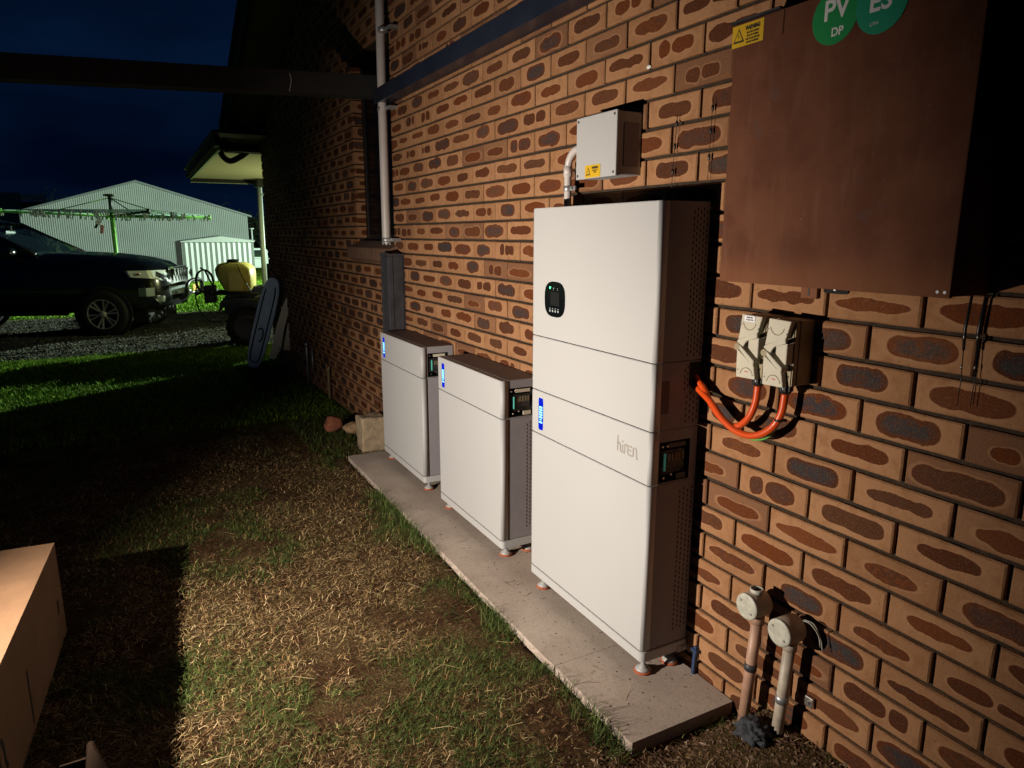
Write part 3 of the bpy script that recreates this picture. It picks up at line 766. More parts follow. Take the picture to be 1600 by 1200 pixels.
def stack(y0, length, mods, label, cat, name, feet_z):
    """mods: list of (kind, z0, z1) bottom to top"""
    y1 = y0+length
    t = thing(name, label, cat, ((XF+XB)/2, (y0+y1)/2, .04))
    zb = mods[0][1]
    bm = new(); prism(bm, plan(XF-.001, XB, y0-.001, y1+.001, .016), 'z', zb-.036, zb-.0015, .0015); obj('plinth', bm, 'white', t)
    for kind, z0, z1 in mods:
        if kind == 'bms':
            wx0, wx1 = XF+.036, XB-.028
            b = obj('control_housing', frame_body(y0, y1, z0, z1, wx0, wx1, z0+.004, z1-.036, .045), ['sidegrey', 'matte'], t)
            c = obj('control_cover', cover_mesh(y0, y1, z0, z1), 'white', t)
            led_window(t, c, y1-.072, z0+.018, z1-.026)
            breaker_bay(t, b, y0, z0+.004, z1-.036, wx0, wx1, name == 'battery_stack')
        elif kind == 'battery':
            b = obj('battery_housing', body_mesh(y0, y1, z0, z1), ['sidegrey', 'seam'], t)
            obj('battery_cover', cover_mesh(y0, y1, z0, z1), 'white', t)
            s = sub('vent_slots', slots(y0+.003, XB-.058, XB-.012, z0+.05, z1-.02, 4), 'matte', b); s['kind'] = 'stuff'
        elif kind == 'junction':
            b = obj('junction_housing', body_mesh(y0, y1, z0, z1), ['sidegrey', 'seam'], t)
            obj('junction_cover', cover_mesh(y0, y1, z0, z1), 'white', t)
            s = sub('vent_slots', slots(y0+.003, XB-.052, XB-.010, z0+.02, z1-.09, 4), 'matte', b); s['kind'] = 'stuff'
            s = sub('vent_slots', slots(y0+.003, XB-.062, XB-.052, z0+.12, z1-.01, 2), 'matte', b); s['kind'] = 'stuff'
            bm = new(); quad_box(bm, (XF+.031, y0+.0005, z0+.052), (XF+.062, y0+.02, z1-.055), .002); sub('side_grip', bm, 'duct', b)
            bm = new(); quad_box(bm, (XB-.046, y0+.0012, z1-.075), (XB+.0005, y0+.05, z1-.006), .001); sub('cable_port', bm, 'matte', b)
        elif kind == 'inverter':
            b = obj('inverter_housing', body_mesh(y0, y1, z0, z1), ['sidegrey', 'seam'], t)
            c = obj('inverter_cover', cover_mesh(y0, y1, z0, z1), 'white', t)
            s = sub('vent_slots', slots(y0+.003, XB-.058, XB-.010, z0+.018, z1-.014, 5), 'matte', b); s['kind'] = 'stuff'
            yc, zc, hy, hz = 2.097, 1.204, .0685, .0575
            hy, hz = .068, .062
            bm = new(); prism(bm, rounded_poly(yc, zc, hy, hz, 2.9, 56), 'x', XF-.0010, XF+.003, 0); dp = sub('display_panel', bm, 'gloss', c)
            bm = new(); quad_box(bm, (XF-.0014, yc-.030, zc-.022), (XF-.0009, yc+.028, zc+.026)); sub('display_screen', bm, 'black', c)
            bm = new(); lathe(bm, [(.0038, -.002), (.0034, -.0026), (.001, -.003)], (XF+.0, yc+.030, zc+.040), 'x', 12); sub('status_led', bm, 'greenled', c)
            bm = new()
            for k in range(2): 
                quad_box(bm, (XF-.0016, yc+.004-k*.024, zc+.038), (XF-.0010, yc+.010-k*.028, zc+.0405)); quad_box(bm, (XF-.0016, yc+.006-k*.026, zc+.0325), (XF-.0010, yc+.0085-k*.026, zc+.0350))
            for k in range(4):
                y = yc+.030-k*.018; prism(bm, rounded_poly(y, zc-.041, .0042, .0042, 2.6, 12), 'x', XF-.0016, XF-.0010); quad_box(bm, (XF-.0016, y-.004, zc-.0335), (XF-.0010, y+.004, zc-.0315))
            sub('panel_icons', bm, 'icon', c)
    for yy in (y0+.040, y1-.040):
        for xx in (XF+.040, XB-.030):
            bm = new(); lathe(bm, [(.0055, zb-.036), (.0055, .066), (.009, .066), (.012, .060), (.022, .054), (.026, .049)], (xx, yy, 0), 'z', 20)
            f = obj('foot', bm, 'footmetal', t, False)
            bm = new(); lathe(bm, [(.026, .0405), (.029, .042), (.029, .048), (.0262, .049)], (xx, yy, 0), 'z', 20); sub('rubber_pad', bm, 'orangerub', f)
    return t, y0, y1
A0 = 1.547; LA = .710
tA, _, _ = stack(A0, LA, [('battery', .1385, .690), ('bms', .690, .857), ('junction', .857, 1.062), ('inverter', 1.062, 1.520)],
      'tall white inverter and battery tower with a black oval display, nearest on the slab', 'inverter', 'inverter_tower', .04)
# logo on the control cover: connected rounded strokes
def logo(parent, org, s, m, axis='x', t=.0014):
    """strokes in units of the x-height, reading direction -y (or given by org frame)"""
    strokes = [
        [(0, 2.15), (0, 0)], [(.06, 1.12), (.40, 1.18), (.62, .95), (.62, .35), (.75, .05), (1.0, 0), (1.55, 0), (1.62, .1), (1.62, 1.2), (1.95, 1.3), (2.25, 1.15), (2.32, .8), (2.32, .3), (2.45, .05), (2.8, 0), (3.3, 0), (3.5, .08), (3.55, .3), (3.55, 1.2), (3.9, 1.3), (4.2, 1.15), (4.28, .8), (4.28, .15), (4.45, -.15)],
        [(1.12, .05), (1.12, 1.0)], [(1.12, 1.50), (1.12, 1.60)], [(2.55, 1.25), (3.15, 1.25)], [(2.68, .68), (3.02, .68)]]
    bm = new(); w = .115
    for st in strokes:
        for i in range(len(st)-1):
            (x0, z0), (x1, z1) = st[i], st[i+1]; dx, dz = x1-x0, z1-z0; l = math.hypot(dx, dz); nxv, nzv = -dz/l*w, dx/l*w; ex, ez = dx/l*w*.6, dz/l*w*.6
            q = [(x0-ex+nxv, z0-ez+nzv), (x1+ex+nxv, z1+ez+nzv), (x1+ex-nxv, z1+ez-nzv), (x0-ex-nxv, z0-ez-nzv)]
            a = (i % 3)*.00007
            P = [org(p[0]*s, p[1]*s, a) for p in q]; Q = [org(p[0]*s, p[1]*s, .0004+a) for p in q]
            A = [bm.verts.new(p) for p in P]; B = [bm.verts.new(p) for p in Q]
            bm.faces.new(A); bm.faces.new(B[::-1])
            for k in range(4): bm.faces.new((A[k], B[k], B[(k+1) % 4], A[(k+1) % 4]))
    bmesh.ops.recalc_face_normals(bm, faces=bm.faces)
    return bm
cc = [c for c in tA.children if c.name.startswith('control_cover')][0]
sub('logo', logo(None, lambda u, v, a: (XF-.0004-a, 1.707-u, .762+v), .0222, 'grey'), 'grey', cc)
# wall bracket at the foot of the tower
bm = new(); quad_box(bm, (-.045, A0-.004, .100), (-.004, A0+.0, .120)); quad_box(bm, (-.030, A0-.008, .105), (-.015, A0-.004, .115)); obj('wall_bracket', bm, 'steel', tA)
bm = new(); quad_box(bm, (-.017, 1.494, .040), (-.004, 1.506, .135), .002, Matrix.Rotation(.06, 3, 'Y')); quad_box(bm, (-.020, 1.486, .118), (-.006, 1.512, .128), .001)
clip = tag(obj('strap_clip', bm, 'blue'), 'small navy blue strap clip on the brick wall at the foot of the tallest unit', 'clip')
stack(2.506, .700, [('battery', .124, .671), ('bms', .671, .8355)], 'low white battery stack in the middle, its grey end showing behind the tall tower', 'battery', 'battery_stack', .04)
stack(3.432, .705, [('battery', .128, .678), ('bms', .678, .846)], 'low white battery stack farthest along the slab, under the charcoal pipe cover', 'battery', 'battery_stack', .04)

# ------------------------------------------------------------------ junction box on the wall, with elbow conduit
jb = thing('junction_box', 'square pale grey junction box with a screwed lid and yellow warning label', 'junction box', (-.05, 2.0, 1.61))
JY0, JY1, JZ0, JZ1 = 1.884, 2.113, 1.611, 1.811
bm = new(); quad_box(bm, (-.088, JY0+.003, JZ0+.003), (-.001, JY1-.003, JZ1-.003), .004); b = obj('box_body', bm, 'white', jb)
bm = new(); quad_box(bm, (-.072, JY0+.0005, JZ0+.030), (-.012, JY0+.004, JZ1-.035), .002); sub('side_knockout', bm, 'sidegrey', b)
bm = new(); quad_box(bm, (-.102, JY0, JZ0), (-.0885, JY1, JZ1), .003); lid = obj('lid', bm, 'white', jb)
bm = new()
for y in (JY0+.012, JY1-.012):
    for z in (JZ0+.012, JZ1-.012): lathe(bm, [(.0048, -.0005), (.0048, .0), (.003, .0004)], (-.1026, y, z), 'x', 12); quad_box(bm, (-.1036, y-.0028, z-.0006), (-.1028, y+.0028, z+.0006), 0, Matrix.Rotation(.7, 3, 'X'), 1)
sub('lid_screw', bm, ['screw', 'ink'], lid)
def warning_label(parent, x, y, z, w, h, lines, tail=False):
    """yellow label, top-left corner at (y, z) as read from the front"""
    yl = y
    o = box('warning_label', (x, y-w, z-h), (x+.0006, y, z), 'yellow', parent)
    bm = new(); cy = yl-w*.22; s = h*.36; cz = z-h*.52
    def tri(k, xx0, xx1, mi): prism(bm, [(cy, cz+s*1.05*k), (cy-s*.98*k, cz-s*.78*k), (cy+s*.98*k, cz-s*.78*k)], 'x', xx0, xx1, 0, mi)
    tri(1, x-.0003, x+.0002, 0); tri(.70, x-.0006, x-.00025, 1)
    prism(bm, [(cy, cz+s*.42), (cy+s*.10, cz-s*.02), (cy+s*.02, cz-s*.02), (cy-s*.03, cz-s*.42), (cy-s*.12, cz+s*.05), (cy-s*.03, cz+s*.05)], 'x', x-.0009, x-.0005, 0, 0)
    sub('warning_triangle', bm, ['ink', 'yellow'], o)
    text_mesh('warning_text', 'WARNING', h*.26, 'ink', o, wallM(x-.0003, y-w*.66, z-h*.24), .0002, bold=.0006*h/.04, sx=.72, part=1)
    for i, s_ in enumerate(lines):
        text_mesh('warning_text', s_, h*.125, 'ink', o, wallM(x-.0003, y-w*.67, z-h*(.45+.145*i)), .0002, bold=.0002, sx=.72, part=1)
    return o
warning_label(jb, -.1032, 2.055, 1.6535, .088, .040, ['DISCONNECT ALL', 'SUPPLIES'])
bm = new(); P = [(-.045, 2.105, 1.722), (-.045, 2.165, 1.724), (-.045, 2.205, 1.722), (-.045, 2.238, 1.700), (-.045, 2.252, 1.665), (-.044, 2.254, 1.60), (-.043, 2.255, 1.30), (-.043, 2.255, .90)]
tube(bm, spline(P, 6), .0135, 14); obj('conduit', bm, 'pvc', jb, True)
for a_, b_ in (((-.045, 2.108, 1.722), (-.045, 2.135, 1.722)), ((-.0444, 2.2535, 1.672), (-.044, 2.2545, 1.635))):
    bm = new(); tube(bm, [a_, b_], .0162, 14); obj('conduit_collar', bm, 'pvc', jb, True)
bm = new(); lathe(bm, [(.0145, -.010), (.0162, -.009), (.0162, .009), (.0145, .010)], (-.0438, 2.254, 1.592), 'z', 16); quad_box(bm, (-.045, 2.205, 1.584), (-.038, 2.24, 1.600), .002); lathe(bm, [(.005, -.004), (.005, 0), (.002, .001)], (-.048, 2.222, 1.592), 'x', 8)
obj('saddle_clip', bm, 'steel', jb)

# thin beaded cords hanging in front of the bricks
def cord(name, label, y0, z0, y1, z1, x, group=None, mt='black'):
    t = thing(name, label, 'cord', (x, y1, z1), group)
    bm = new(); n = 10; P = [(x+random.uniform(-.0006, .0006), y0+(y1-y0)*i/n+random.uniform(-.0006, .0006), z0+(z1-z0)*i/n) for i in range(n+1)]
    tube(bm, P, .0010, 5); obj('string', bm, mt, t)
    bm = new()
    for f in (.12, .40, .72):
        y, z = y0+(y1-y0)*f, z0+(z1-z0)*f; tube(bm, [(x, y, z-.010), (x, y, z-.006), (x, y, z+.006), (x, y, z+.010)], [.001, .0038, .0038, .001], 8)
    obj('bead', bm, mt, t)
cord('beaded_cord', 'thin dark beaded cord hanging beside the junction box', 1.708, 1.778, 1.722, 1.55, -.010)
cord('beaded_cord', 'thin dark beaded cord hanging close to the left edge of the brown meter box', 1.562, 1.800, 1.567, 1.58, -.010)

# ------------------------------------------------------------------ brown meter box
mb = thing('meter_box', 'large weathered brown steel meter box high on the brick wall', 'meter box', (-.07, 1.06, 1.31))
MY0, MY1, MZ0, MZ1, MX = .772, 1.364, 1.309, 1.922, -.140
bm = new(); quad_box(bm, (-.128, MY0+.004, MZ0+.002), (-.001, MY1-.004, MZ1-.002), .003); obj('box_body', bm, 'meter', mb)
bm = new(); quad_box(bm, (MX, MY0, MZ0), (-.1285, MY1, MZ1), .003); door = obj('door', bm, 'meter', mb)
bm = new(); quad_box(bm, (MX-.0022, 1.214, 1.868), (MX-.0002, 1.36, 1.919), .0008); sub('hinge_tab', bm, 'meter', door)
bm = new(); quad_box(bm, (-.150, 1.22, 1.9225), (-.118, 1.372, 1.927)); sub('top_lip', bm, 'duct', door)
bm = new(); quad_box(bm, (-.012, 1.165, 1.272), (-.002, 1.212, 1.3085), .001); quad_box(bm, (-.0128, 1.186, 1.278), (-.0118, 1.191, 1.298), 0, None, 1); obj('mounting_tab', bm, ['meter', 'ink'], mb)
bm = new(); prism(bm, rounded_poly(1.118, 1.300, .034, .012, 6, 20), 'x', -.006, -.001); lathe(bm, [(.004, -.002), (.004, 0), (.001, .001)], (-.0075, 1.118, 1.299), 'x', 8, 1); obj('cable_entry', bm, ['matte', 'screw'], mb)
bm = new()
for y, z in ((.795, 1.320), (.781, 1.320)): lathe(bm, [(.0032, -.0012), (.0028, 0), (.001, .0005)], (MX-.0006, y, z), 'x', 8)
sub('rivet', bm, 'labelwhite', door)
warning_label(mb, MX-.0026, 1.368, 1.917, .097, .049, ['MULTIPLE SUPPLIES', 'ISOLATE NORMAL', 'AND SOLAR SUPPLIES', 'BEFORE WORKING'])
def disc(name, y, z, r, m, x):
    bm = new(); prism(bm, [(y+r*math.cos(2*PI*k/48), z+r*math.sin(2*PI*k/48)) for k in range(48)], 'x', x, x+.0008); return obj(name, bm, m, mb)
d1 = disc('round_sticker', 1.080, 1.872, .0555, 'pvgreen', MX-.0012)
text_mesh('sticker_text', 'PV', .056, 'textwhite', d1, wallM(MX-.0014, 1.077, 1.884), .0003, bold=.0012, part=1)
text_mesh('sticker_text', 'DP', .023, 'textwhite', d1, wallM(MX-.0014, 1.071, 1.840), .0003, bold=.0006, part=1)
d2 = disc('round_sticker', .974, 1.869, .0555, 'esgreen', MX-.0022)
text_mesh('sticker_text', 'ES', .052, 'textwhite', d2, wallM(MX-.0024, .976, 1.873), .0003, bold=.0012, part=1)
text_mesh('sticker_text', 'LITH', .009, 'textwhite', d2, wallM(MX-.0024, .986, 1.834), .0003, part=1)
d1['label'] = 'dark green round PV DP sticker'; d2['label'] = 'teal green round ES sticker'
# two cords hanging from under the box
t = thing('hanging_wires', 'pair of thin wires hanging from the underside of the brown meter box', 'wire', (-.03, .80, 1.1))
for x, y in ((-.030, .792), (-.012, .776)):
    bm = new(); tube(bm, [(x, y, 1.309), (x-.001, y+.004, 1.24), (x, y+.002, 1.20)], [.0025, .0035, .0028], 7); tube(bm, [(x, y+.002, 1.20), (x, y-.001, 1.13), (x, y, 1.085)], [.001, .001, .0008], 5); w_ = obj('wire', bm, 'black', t)
    bm = new(); tube(bm, [(x-.003, y+.003, 1.232), (x-.003, y+.003, 1.222)], .002, 6); tube(bm, [(x-.002, y+.001, 1.170), (x-.002, y+.001, 1.162)], .0018, 6); sub('crimp', bm, 'screw', w_)

# ------------------------------------------------------------------ isolators
def isolator(yl, yr, z0, z1, label, lab):
    """yl: far (left) edge, yr: near (right) edge"""
    t = thing('isolator_switch', label, 'switch', (-.05, (yl+yr)/2, z0), 'isolator switches on the brick wall')
    w = yl-yr; h = z1-z0
    def P(u, v): return (yl-u*w, z0+v*h)
    bm = new(); quad_box(bm, (-.052, yr+.001, z0+.004), (-.001, yl-.001, z1-.002), .003); obj('base', bm, 'isolbody', t)
    bm = new()
    prism(bm, [P(.05, .02), (P(.99, .02)), P(.99, .98), P(.05, .98)], 'x', -.072, -.0525, .003); obj('housing', bm, 'isolbody', t)
    def plate(pts, x0, x1, name, m='isol', bev=.0010):
        bm = new(); prism(bm, [P(*p) for p in pts], 'x', x0, x1, bev); return obj(name, bm, m, t)
    plate([(.13, 1.0), (.99, .985), (.84, .735), (.045, .60), (.03, .56)], -.089, -.0725, 'upper_cover')
    plate([(.015, .50), (.02, .44), (.76, .225), (.86, .015), (.03, .0), (0, .30)], -.089, -.0725, 'lower_cover')
    plate([(.075, .565), (.12, .60), (.92, .745), (.94, .672), (.52, .605), (.42, .55), (.36, .50)], -.098, -.0895, 'rotary_knob')
    plate([(.56, .612), (.99, .672), (.99, .36), (.90, .375), (.56, .50)], -.096, -.0735, 'lever_guard')
    plate([(.10, .535), (.16, .545), (.88, .315), (.87, .245), (.80, .25), (.12, .49)], -.100, -.0735, 'rotary_lever')
    bm = new(); c = [P(.27, .50)]; lathe(bm, [(.009, -.004), (.009, 0), (.006, .001)], (-.0965, *P(.12, .49)), 'x', 16); obj('pivot', bm, 'isolbody', t)
    for v0, sgn in ((.93, -1), (.09, 1)):
        bm = new(); cy, cz = P(.48, v0+ sgn*.02 if sgn < 0 else .03)
        pts = [(-.0893, cy+.022*math.cos(a), cz+sgn*.024*math.sin(a)) for a in np.linspace(.25, PI-.25, 12)]
        tube(bm, pts, .0011, 5); obj('moulded_ring', bm, 'isolbody', t)
    bm = new()
    for u, v in ((.12, .84), (.86, .80), (.10, .12), (.80, .16)): lathe(bm, [(.0022, -.0006), (.0018, 0), (.0008, .0002)], (-.0896, *P(u, v)), 'x', 8)
    obj('screw', bm, 'grey', t)
    bm = new(); quad_box(bm, (-.0896, P(.55, 0)[0], P(0, .105)[1]), (-.0892, P(.40, 0)[0], P(0, .118)[1]))
    obj('printed_mark', bm, 'red', t)
    if lab:
        bm = new(); quad_box(bm, (-.0905, P(.70, 0)[0], P(0, .895)[1]), (-.0895, P(.26, 0)[0], P(0, .985)[1])); o = obj('name_label', bm, 'labelwhite', t)
        text_mesh('label_text', 'INVERTER', .0052, 'ink', o, wallM(-.0907, P(.48, 0)[0], P(0, .957)[1]), .0002, bold=.0002, sx=.9, part=1)
        text_mesh('label_text', 'AC ISOLATOR', .0047, 'ink', o, wallM(-.0907, P(.48, 0)[0], P(0, .922)[1]), .0002, bold=.0002, sx=.85, part=1)
    # gland under the body
    yc = (yl+yr)/2 - w*.02
    bm = new(); lathe(bm, [(.0135, -.002), (.0165, -.004), (.0165, -.018), (.0125, -.026), (.0105, -.027)], (-.045, yc, z0+.004), 'z', 12)
    for k in range(10):
        a = 2*PI*k/10; quad_box(bm, (-.045+.0165*math.cos(a)-.002, yc+.0165*math.sin(a)-.002, z0-.014), (-.045+.0165*math.cos(a)+.002, yc+.0165*math.sin(a)+.002, z0), 0)
    obj('cable_gland', bm, 'black', t)
    return yc
y1c = isolator(1.336, 1.258, 1.056, 1.224, 'left cream isolator switch, with a small white name label on its top', True)
y2c = isolator(1.246, 1.168, 1.052, 1.222, 'right cream isolator switch, without a name label, nearer the meter box corner', False)
def conduit(name, label, P, group):
    bm = new(); tube(bm, spline(P, 9), .0097, 12); return tag(obj(name, bm, 'cable', None, True), label, 'cable', group)
conduit('orange_cable', 'orange flexible cable from the left isolator switch to the tall tower', [(-.045, y1c, 1.034), (-.046, y1c+.004, .985), (-.050, y1c+.022, .938), (-.052, y1c+.062, .906), (-.050, y1c+.110, .912), (-.046, y1c+.165, .947), (-.036, A0-.04, .985), (-.028, A0+.012, 1.012)], 'orange cables')
conduit('orange_cable', 'orange flexible cable from the right isolator switch, hanging lowest in its loop', [(-.045, y2c, 1.030), (-.047, y2c+.006, .975), (-.054, y2c+.030, .930), (-.060, y2c+.078, .900), (-.062, y2c+.135, .897), (-.062, y2c+.190, .918), (-.054, y2c+.250, .955), (-.040, A0-.03, .976), (-.030, A0+.012, .986)], 'orange cables')
bm = new(); lathe(bm, [(.0108, -.003), (.0122, -.003), (.0122, .003), (.0108, .003)], (-.0485, y2c+.010, .958), 'z', 14); quad_box(bm, (-.040, y2c-.004, .955), (-.034, y2c+.004, .962)); tag(obj('cable_tie', bm, 'black'), 'small black cable tie around the lowest orange cable below its gland', 'cable tie')
bm = new(); tube(bm, spline([(-.040, y2c+.01, .955), (-.042, y2c+.045, .903), (-.044, y2c+.09, .883), (-.046, y2c+.13, .886)], 6), .0028, 6); tag(obj('earth_wire', bm, 'green', None, True), 'thin green earth wire showing below the lowest orange cable loop', 'wire')

# ------------------------------------------------------------------ two old conduits by the slab corner
def stub(y, zc, zbase, m, label, top, r=.0155, lean=0.0, saddle_z=.2):
    t = thing('conduit_riser', label, 'conduit', (-.05, y, .04), 'old conduits with round boxes')
    bm = new(); tube(bm, [(-.055, y+lean, zbase), (-.052, y, zc-.03)], r, 16); obj('pipe', bm, m, t, False)
    bm = new(); tube(bm, [(-.052, y, zc-.062), (-.052, y, zc-.025)], r*1.18, 16); obj('collar', bm, m, t)
    bm = new(); lathe(bm, [(.0345, -.098), (.0365, -.092), (.0365, -.040), (.030, -.036)], (0, y, zc), 'x', 32); b = obj('round_box', bm, 'pvcold', t)
    bm = new(); lathe(bm, [(.0300, -.1020), (.0355, -.1010), (.0368, -.0985), (.0368, -.0955)], (0, y, zc), 'x', 32); l_ = obj('round_lid', bm, 'lidmat', t)
    bm = new()
    for a in (.6, .6+PI): lathe(bm, [(.0036, -.0012), (.0032, 0), (.001, .0003)], (-.1026, y+.023*math.cos(a), zc+.023*math.sin(a)), 'x', 10)
    sub('lid_screw', bm, 'grey', l_)
    if top:
        bm = new(); lathe(bm, [(.0165, .030), (.0180, .040), (.0180, .046), (.0145, .046), (.0145, .034), (.002, .034)], (-.065, y, zc), 'z', 20); lathe(bm, [(.0142, .0345), (.0142, .036), (.001, .036)], (-.065, y, zc), 'z', 16, 1)
        sub('open_socket', bm, ['lidmat', 'matte'], b)
    bm = new(); tube(bm, [(-.0535, y+lean*.45, saddle_z-.011), (-.0535, y+lean*.45, saddle_z+.011)], r*1.12, 16); sd = obj('saddle', bm, 'duct' if top else 'steel', t)
    return t
stub(1.228, .436, .03, 'pvcred', 'salmon conduit riser next to the slab corner, its round cream box open on top', True, lean=.022, saddle_z=.235)
t2 = stub(1.116, .418, .0, 'pvcold', 'pale weathered conduit riser with grey round box, nearer the right side than the salmon one', False, lean=.020, saddle_z=.205)
bm = new(); quad_box(bm, (-.012, 1.062, .196), (-.003, 1.088, .226), .003); lathe(bm, [(.0045, -.003), (.004, 0), (.001, .001)], (-.0135, 1.075, .211), 'x', 10); obj('saddle_lug', bm, 'screw', t2)
bm = new()
for k in range(2):
    P = [(-.045+.006*k, 1.09, .452), (-.040+.007*k, 1.070-.004*k, .450), (-.030+.004*k, 1.052-.004*k, .425-.008*k), (-.028+.003*k, 1.045-.005*k, .395-.01*k)]
    tube(bm, spline(P, 3), .0014, 5)
obj('sealant_drip', bm, 'lidmat', t2)
# charcoal rag lump
bm = new(); bmesh.ops.create_icosphere(bm, subdivisions=4, radius=1)
for v in bm.verts:
    n_ = noise.noise(v.co*2.2)*.45 + noise.noise(v.co*5)*.34 + noise.noise(v.co*13)*.16
    v.co = v.co*(1+n_); v.co = Vector((v.co.x*.036-.105, v.co.y*.044+1.165, v.co.z*.030+gz(-.105, 1.165)+.014))
tag(obj('rag', bm, 'cloth', None, True), 'crumpled charcoal rag lump on the soil between the two conduit risers', 'rag')
# mason's white daub on the brick joint
bm = new(); bmesh.ops.create_icosphere(bm, subdivisions=2, radius=.006)
for v in bm.verts: v.co = Vector((v.co.x*.6-.003, v.co.y*1.8+1.861, v.co.z+1.938))
obj('mortar_daub', bm, 'whitecloth', house)

# ------------------------------------------------------------------ carton with the work lamp on it, and an opened carton
cr_ = thing('cardboard_carton', 'long closed cardboard carton lying on the grass at the left edge', 'carton', (-2.15, 2.2, 0))
ang = math.radians(-4.0)
def CX(p):                      # carton frame: corner at (-1.832, 2.81), width to -x, length to -y
    x, y = p[0], p[1]; c, s = math.cos(ang), math.sin(ang)
    return Vector((-1.826 + x*c + y*s*-1, 2.812 + x*s + y*c, p[2]))
CWX, CL, CH = .74, 1.30, .35
bm = new()
quad_box(bm, (-CWX, -CL, .004), (0, 0, CH-.004), .004)
for v in bm.verts: v.co = CX(v.co)
obj('carton_body', bm, 'card', cr_)
for a, b in ((-CWX+.0, -CWX/2-.0008), (-CWX/2+.0008, 0)):
    bm = new(); quad_box(bm, (a, -CL, CH-.0035), (b, 0, CH+.001), .0008)
    for v in bm.verts: v.co = CX(v.co) + Vector((0, 0, .002*noise.noise(v.co*4)))
    obj('top_flap', bm, 'card', cr_)
for a_, b_ in (((.0002, -.075, .12), (.0010, -.10, .17)), ((.0002, -.57, .03), (.0010, -.585, .20))):
    bm = new(); quad_box(bm, a_, b_)
    for v in bm.verts: v.co = CX(v.co)
    obj('printed_mark', bm, 'ink', cr_)
lb = logo(None, lambda u, v, a: CX((.0008+a, -1.135+u, .115+v)), .062, 'ink')
obj('logo', lb, 'ink', cr_)
# work lamp body (just outside the frame, standing on the carton)
wl = thing('work_lamp_body', 'black work lamp on a stand on the closed carton', 'lamp', (-2.53, 1.78, .35))
bm = new(); quad_box(bm, (-2.60, 1.70, .82), (-2.535, 1.86, .94), .006); obj('housing', bm, 'lampbody', wl)
bm = new(); tube(bm, [(-2.57, 1.78, .36), (-2.57, 1.78, .82)], .012, 10); quad_box(bm, (-2.64, 1.70, .351), (-2.50, 1.86, .365), .003); obj('stand', bm, 'lampbody', wl)
oc = thing('open_carton', 'opened cardboard carton with a raised flap at the bottom edge', 'carton', (-1.75, 1.40, 0))
def at(u, v, Y):               # world point on the plane y=Y, from the site survey
    d = Rt2*((u-800)/1091.5) + Dn2*((v-600)/1091.5) + Fw; t = (Y-CAM.y)/d.y; return CAM + d*t
def plank(bm, pts, t):
    A = [Vector(p) for p in pts]; n_ = (A[1]-A[0]).cross(A[-1]-A[0]).normalized()*t; k = len(A)
    p = [bm.verts.new(v) for v in A]; q = [bm.verts.new(v+n_) for v in A]
    bm.faces.new(p); bm.faces.new(q[::-1])
    for i in range(k): bm.faces.new((p[i], q[i], q[(i+1) % k], p[(i+1) % k]))
    bmesh.ops.recalc_face_normals(bm, faces=bm.faces)
e0, e1 = at(92, 1199, 1.43), at(139, 1184, 1.41)
bm = new(); plank(bm, [e0, e1, (e1.x, e1.y, .0), (e0.x, e0.y, .0)], .005); obj('carton_side', bm, 'card', oc)
e2 = at(176, 1215, 1.27)
bm = new(); plank(bm, [(e1.x, e1.y-.006, e1.z-.03), (e2.x, e2.y, e2.z), (e2.x, e2.y, .0), (e1.x, e1.y-.006, .0)], .005); obj('carton_side', bm, 'card', oc)
bm = new(); plank(bm, [at(137, 1212, 1.385), at(139, 1162, 1.395), at(143, 1157, 1.39), at(147, 1161, 1.375), at(170, 1203, 1.29), at(174, 1214, 1.28)], -.004); obj('raised_flap', bm, 'card', oc)

# ------------------------------------------------------------------ stones at the far end of the slab
def rock(name, c, s, m, label, sub_=3, blocky=0.0, seed=0, cat='stone'):
    bm = new()
    if blocky:
        bmesh.ops.create_cube(bm, size=1.7); bmesh.ops.subdivide_edges(bm, edges=bm.edges, cuts=9, use_grid_fill=True)
    else: bmesh.ops.create_icosphere(bm, subdivisions=sub_, radius=1)
    for v in bm.verts:
        n_ = noise.noise(v.co*1.1+Vector((seed, 0, 0)))*.28*(1-blocky*.8) + noise.noise(v.co*3.3+Vector((seed, 3, 0)))*.10*(1-blocky*.5)
        v.co = v.co*(1+n_); v.co = Vector((v.co.x*s[0]+c[0], v.co.y*s[1]+c[1], v.co.z*s[2]+c[2]))
    return tag(obj(name, bm, m, None, True), label, cat)
rock('stone_block', (-.170, 4.475, .115), (.098, .085, .14), 'stone', 'squared tan stone block standing at the far end of the slab', blocky=.9, seed=3)
rock('stone', (-.300, 5.02, .06), (.065, .06, .06), 'redrock', 'reddish broken stone among grass left of the squared stone block', seed=9)
rock('stone', (-.185, 4.88, .05), (.075, .06, .045), 'tanrock', 'low tan stone between the reddish one and the squared stone block', seed=14)
t = thing('conduit_stub', 'short thin pipe stub standing against the dark brick wall near the ground', 'pipe', (-.03, 6.2, 0))
bm = new(); tube(bm, [(-.03, 6.22, -.05), (-.03, 6.22, .24), (-.03, 6.20, .26)], .012, 8); obj('pipe', bm, 'isolbody', t)
bm = new(); tube(bm, [(-.03, 7.1, -.1), (-.03, 7.1, .30), (-.03, 7.11, .36)], .014, 8); tube(bm, [(-.03, 6.85, .1), (-.03, 6.85, .34)], .009, 8); lathe(bm, [(.02, -.01), (.02, .02), (.01, .03)], (-.03, 7.1, .34), 'z', 10)
tag(obj('garden_tap', bm, 'steel'), 'small metal tap riser on the dark brick wall behind the pipe stub', 'tap')

